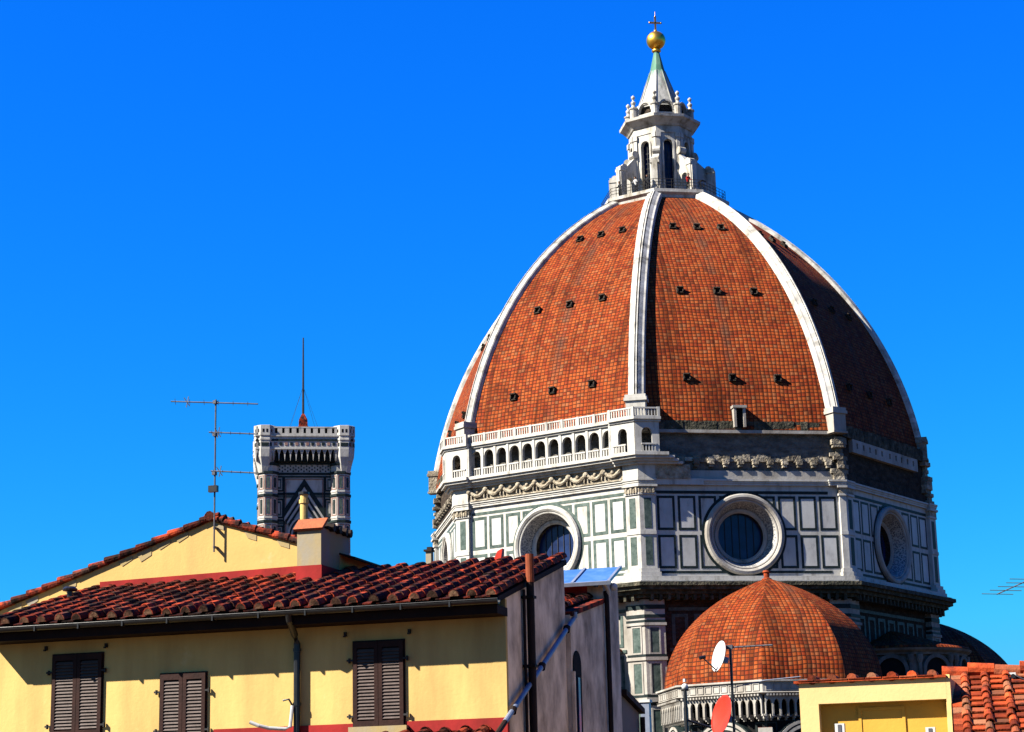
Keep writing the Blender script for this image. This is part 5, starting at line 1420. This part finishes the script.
# aerial at the right edge, its mast stands outside the picture
DY = 40.0
b0, b1 = at(997, 594.3, DY), at(1024.5, 582, DY - .7)
dv_ = (b1 - b0); b2 = b0 + dv_ * 1.5
t2 = thing('tv_antenna', Vector((b2.x, b2.y, 0)), 'small comb-like television aerial cut off by the right edge of the sky', 'antenna')
mb = MB(); mb.tube([b0, b2], .013, 5); mb.build('boom', M['galv'], t2)
mb = MB()
for k in range(5):
    c = b0 + dv_ * (.02 + .30 * k); hl = Vector((.31, -.04, -.02)) * (1 if k < 4 else 1.3)
    mb.tube([c - hl, c + hl], .007, 4)
mb.build('elements', M['galv'], t2)
mb = MB(); mb.tube([(b2.x, b2.y, 0), (b2.x, b2.y, b2.z + .3)], .03, 7); mb.build('mast', M['galv'], t2)

# small chimney pot far left of the drum, over the ridge
p = at(429.5, 554, 70)
cp = thing('chimney_pot', Vector((p.x, p.y, 0)), 'small pale chimney with a dark cap just above the tiled ridge, left of the drum', 'chimney')
mb = MB(frame(Vector((p.x, p.y, 0)), HA)); mb.box(-.10, .10, -.12, .12, 0, p.z + .08, 0); mb.build('stack', M['cement'], cp)
mb = MB(frame(Vector((p.x, p.y, 0)), HA)); mb.box(-.16, .14, -.18, .18, p.z + .08, p.z + .15, 0); mb.box(-.06, .12, -.12, .12, p.z + .15, p.z + .24, 0); mb.build('cap', M['brown_pipe'], cp)

# ------------------------------------------------------------------ visitors on the lantern terrace
def person(az, r, face, label, top, lean=0.0, arm=0.3):
    P = pol(az, r); z0 = 66.9 + G
    t = thing('person', Vector((P.x, P.y, z0)), label, 'person')
    J = [(0, 0, .93), (0, lean * .25, 1.15), (0, lean * .5, 1.40), (0, lean * .6, 1.50), (0, lean * .7, 1.56),
         (.10, 0, .90), (.11, -.02, .50), (.11, .02, .08), (.12, -.10, .03), (-.10, 0, .90), (-.11, -.02, .50), (-.11, .02, .08), (-.12, -.10, .03),
         (.19, lean * .5, 1.40), (.25, -.03 + lean * .4, 1.14), (.20, -.10 - arm, 1.02 + arm * .2), (.17, -.19 - arm, 1.03 + arm * .2),
         (-.19, lean * .5, 1.40), (-.25, -.03 + lean * .4, 1.14), (-.20, -.10 - arm, 1.02 + arm * .2), (-.17, -.19 - arm, 1.03 + arm * .2)]
    E_ = [(0, 1), (1, 2), (2, 3), (3, 4), (0, 5), (5, 6), (6, 7), (7, 8), (0, 9), (9, 10), (10, 11), (11, 12), (2, 13), (13, 14), (14, 15), (15, 16), (2, 17), (17, 18), (18, 19), (19, 20)]
    Rd = [.15, .145, .16, .065, .058, .10, .068, .05, .045, .10, .068, .05, .045, .075, .055, .042, .045, .075, .055, .042, .045]
    Rz = Matrix.Rotation(rad(face), 4, 'Z')
    me = bpy.data.meshes.new('body'); me.from_pydata([Rz @ Vector(j) for j in J], E_, [])
    o = bpy.data.objects.new('body', me); sc.collection.objects.link(o); o.parent = t
    sk = o.modifiers.new('skin', 'SKIN'); 
    for v, r_ in zip(me.skin_vertices[0].data, Rd): v.radius = (r_, r_ * .8)
    me.skin_vertices[0].data[0].use_root = True
    o.modifiers.new('subsurf', 'SUBSURF').levels = 1; o.modifiers['subsurf'].render_levels = 1
    me.materials.append(M[top])
    hb = MB(Matrix.Translation((P.x, P.y, z0)) @ Rz); hb.ball((0, -.01 + lean * .8, 1.67), .105, 8, 0, 1.2); hb.tube([(0, -.11 + lean * .8, 1.67), (0, -.13 + lean * .8, 1.645)], .02, 5)
    for sg in (-1, 1): hb.ball((sg * .105, lean * .8, 1.67), .025, 4); hb.ball((sg * .04, -.10 + lean * .8, 1.69), .013, 4, 1)
    hb.build('head', [M['skin'], M['hole']], t, smooth=True)
    hb = MB(Matrix.Translation((P.x, P.y, z0)) @ Rz); hb.lathe([(.118, 1.66), (.125, 1.72), (.10, 1.80), (.05, 1.825), (.001, 1.83)], (0, .012 + lean * .8), 12); hb.build('hair', M['hair'], t, smooth=True)
    # trousers and shoes
    hb = MB(Matrix.Translation((P.x, P.y, z0)) @ Rz)
    for sg in (-1, 1): hb.tube([(sg * .10, 0, .92), (sg * .112, -.02, .5), (sg * .112, .02, .09)], .105, 8, r1=.075); hb.box(sg * .115 - .05, sg * .115 + .05, -.17, .09, 0, .09)
    hb.build('trousers', M['dark_cloth'], t)
person(26, 6.35, 26, 'person in a red jacket leaning on the terrace railing below the lantern', 'red_cloth', -.25)
person(-47, 6.3, -47, 'person in dark clothes at the left end of the terrace railing, apart from the others', 'dark_cloth', -.1)
person(-27, 6.3, -25, 'person in a pale shirt standing at the railing in front of a lantern buttress', 'pale_cloth', -.1)
person(-14, 6.3, -30, 'person in dark clothes at the railing just left of the middle white rib', 'dark_cloth', -.15)
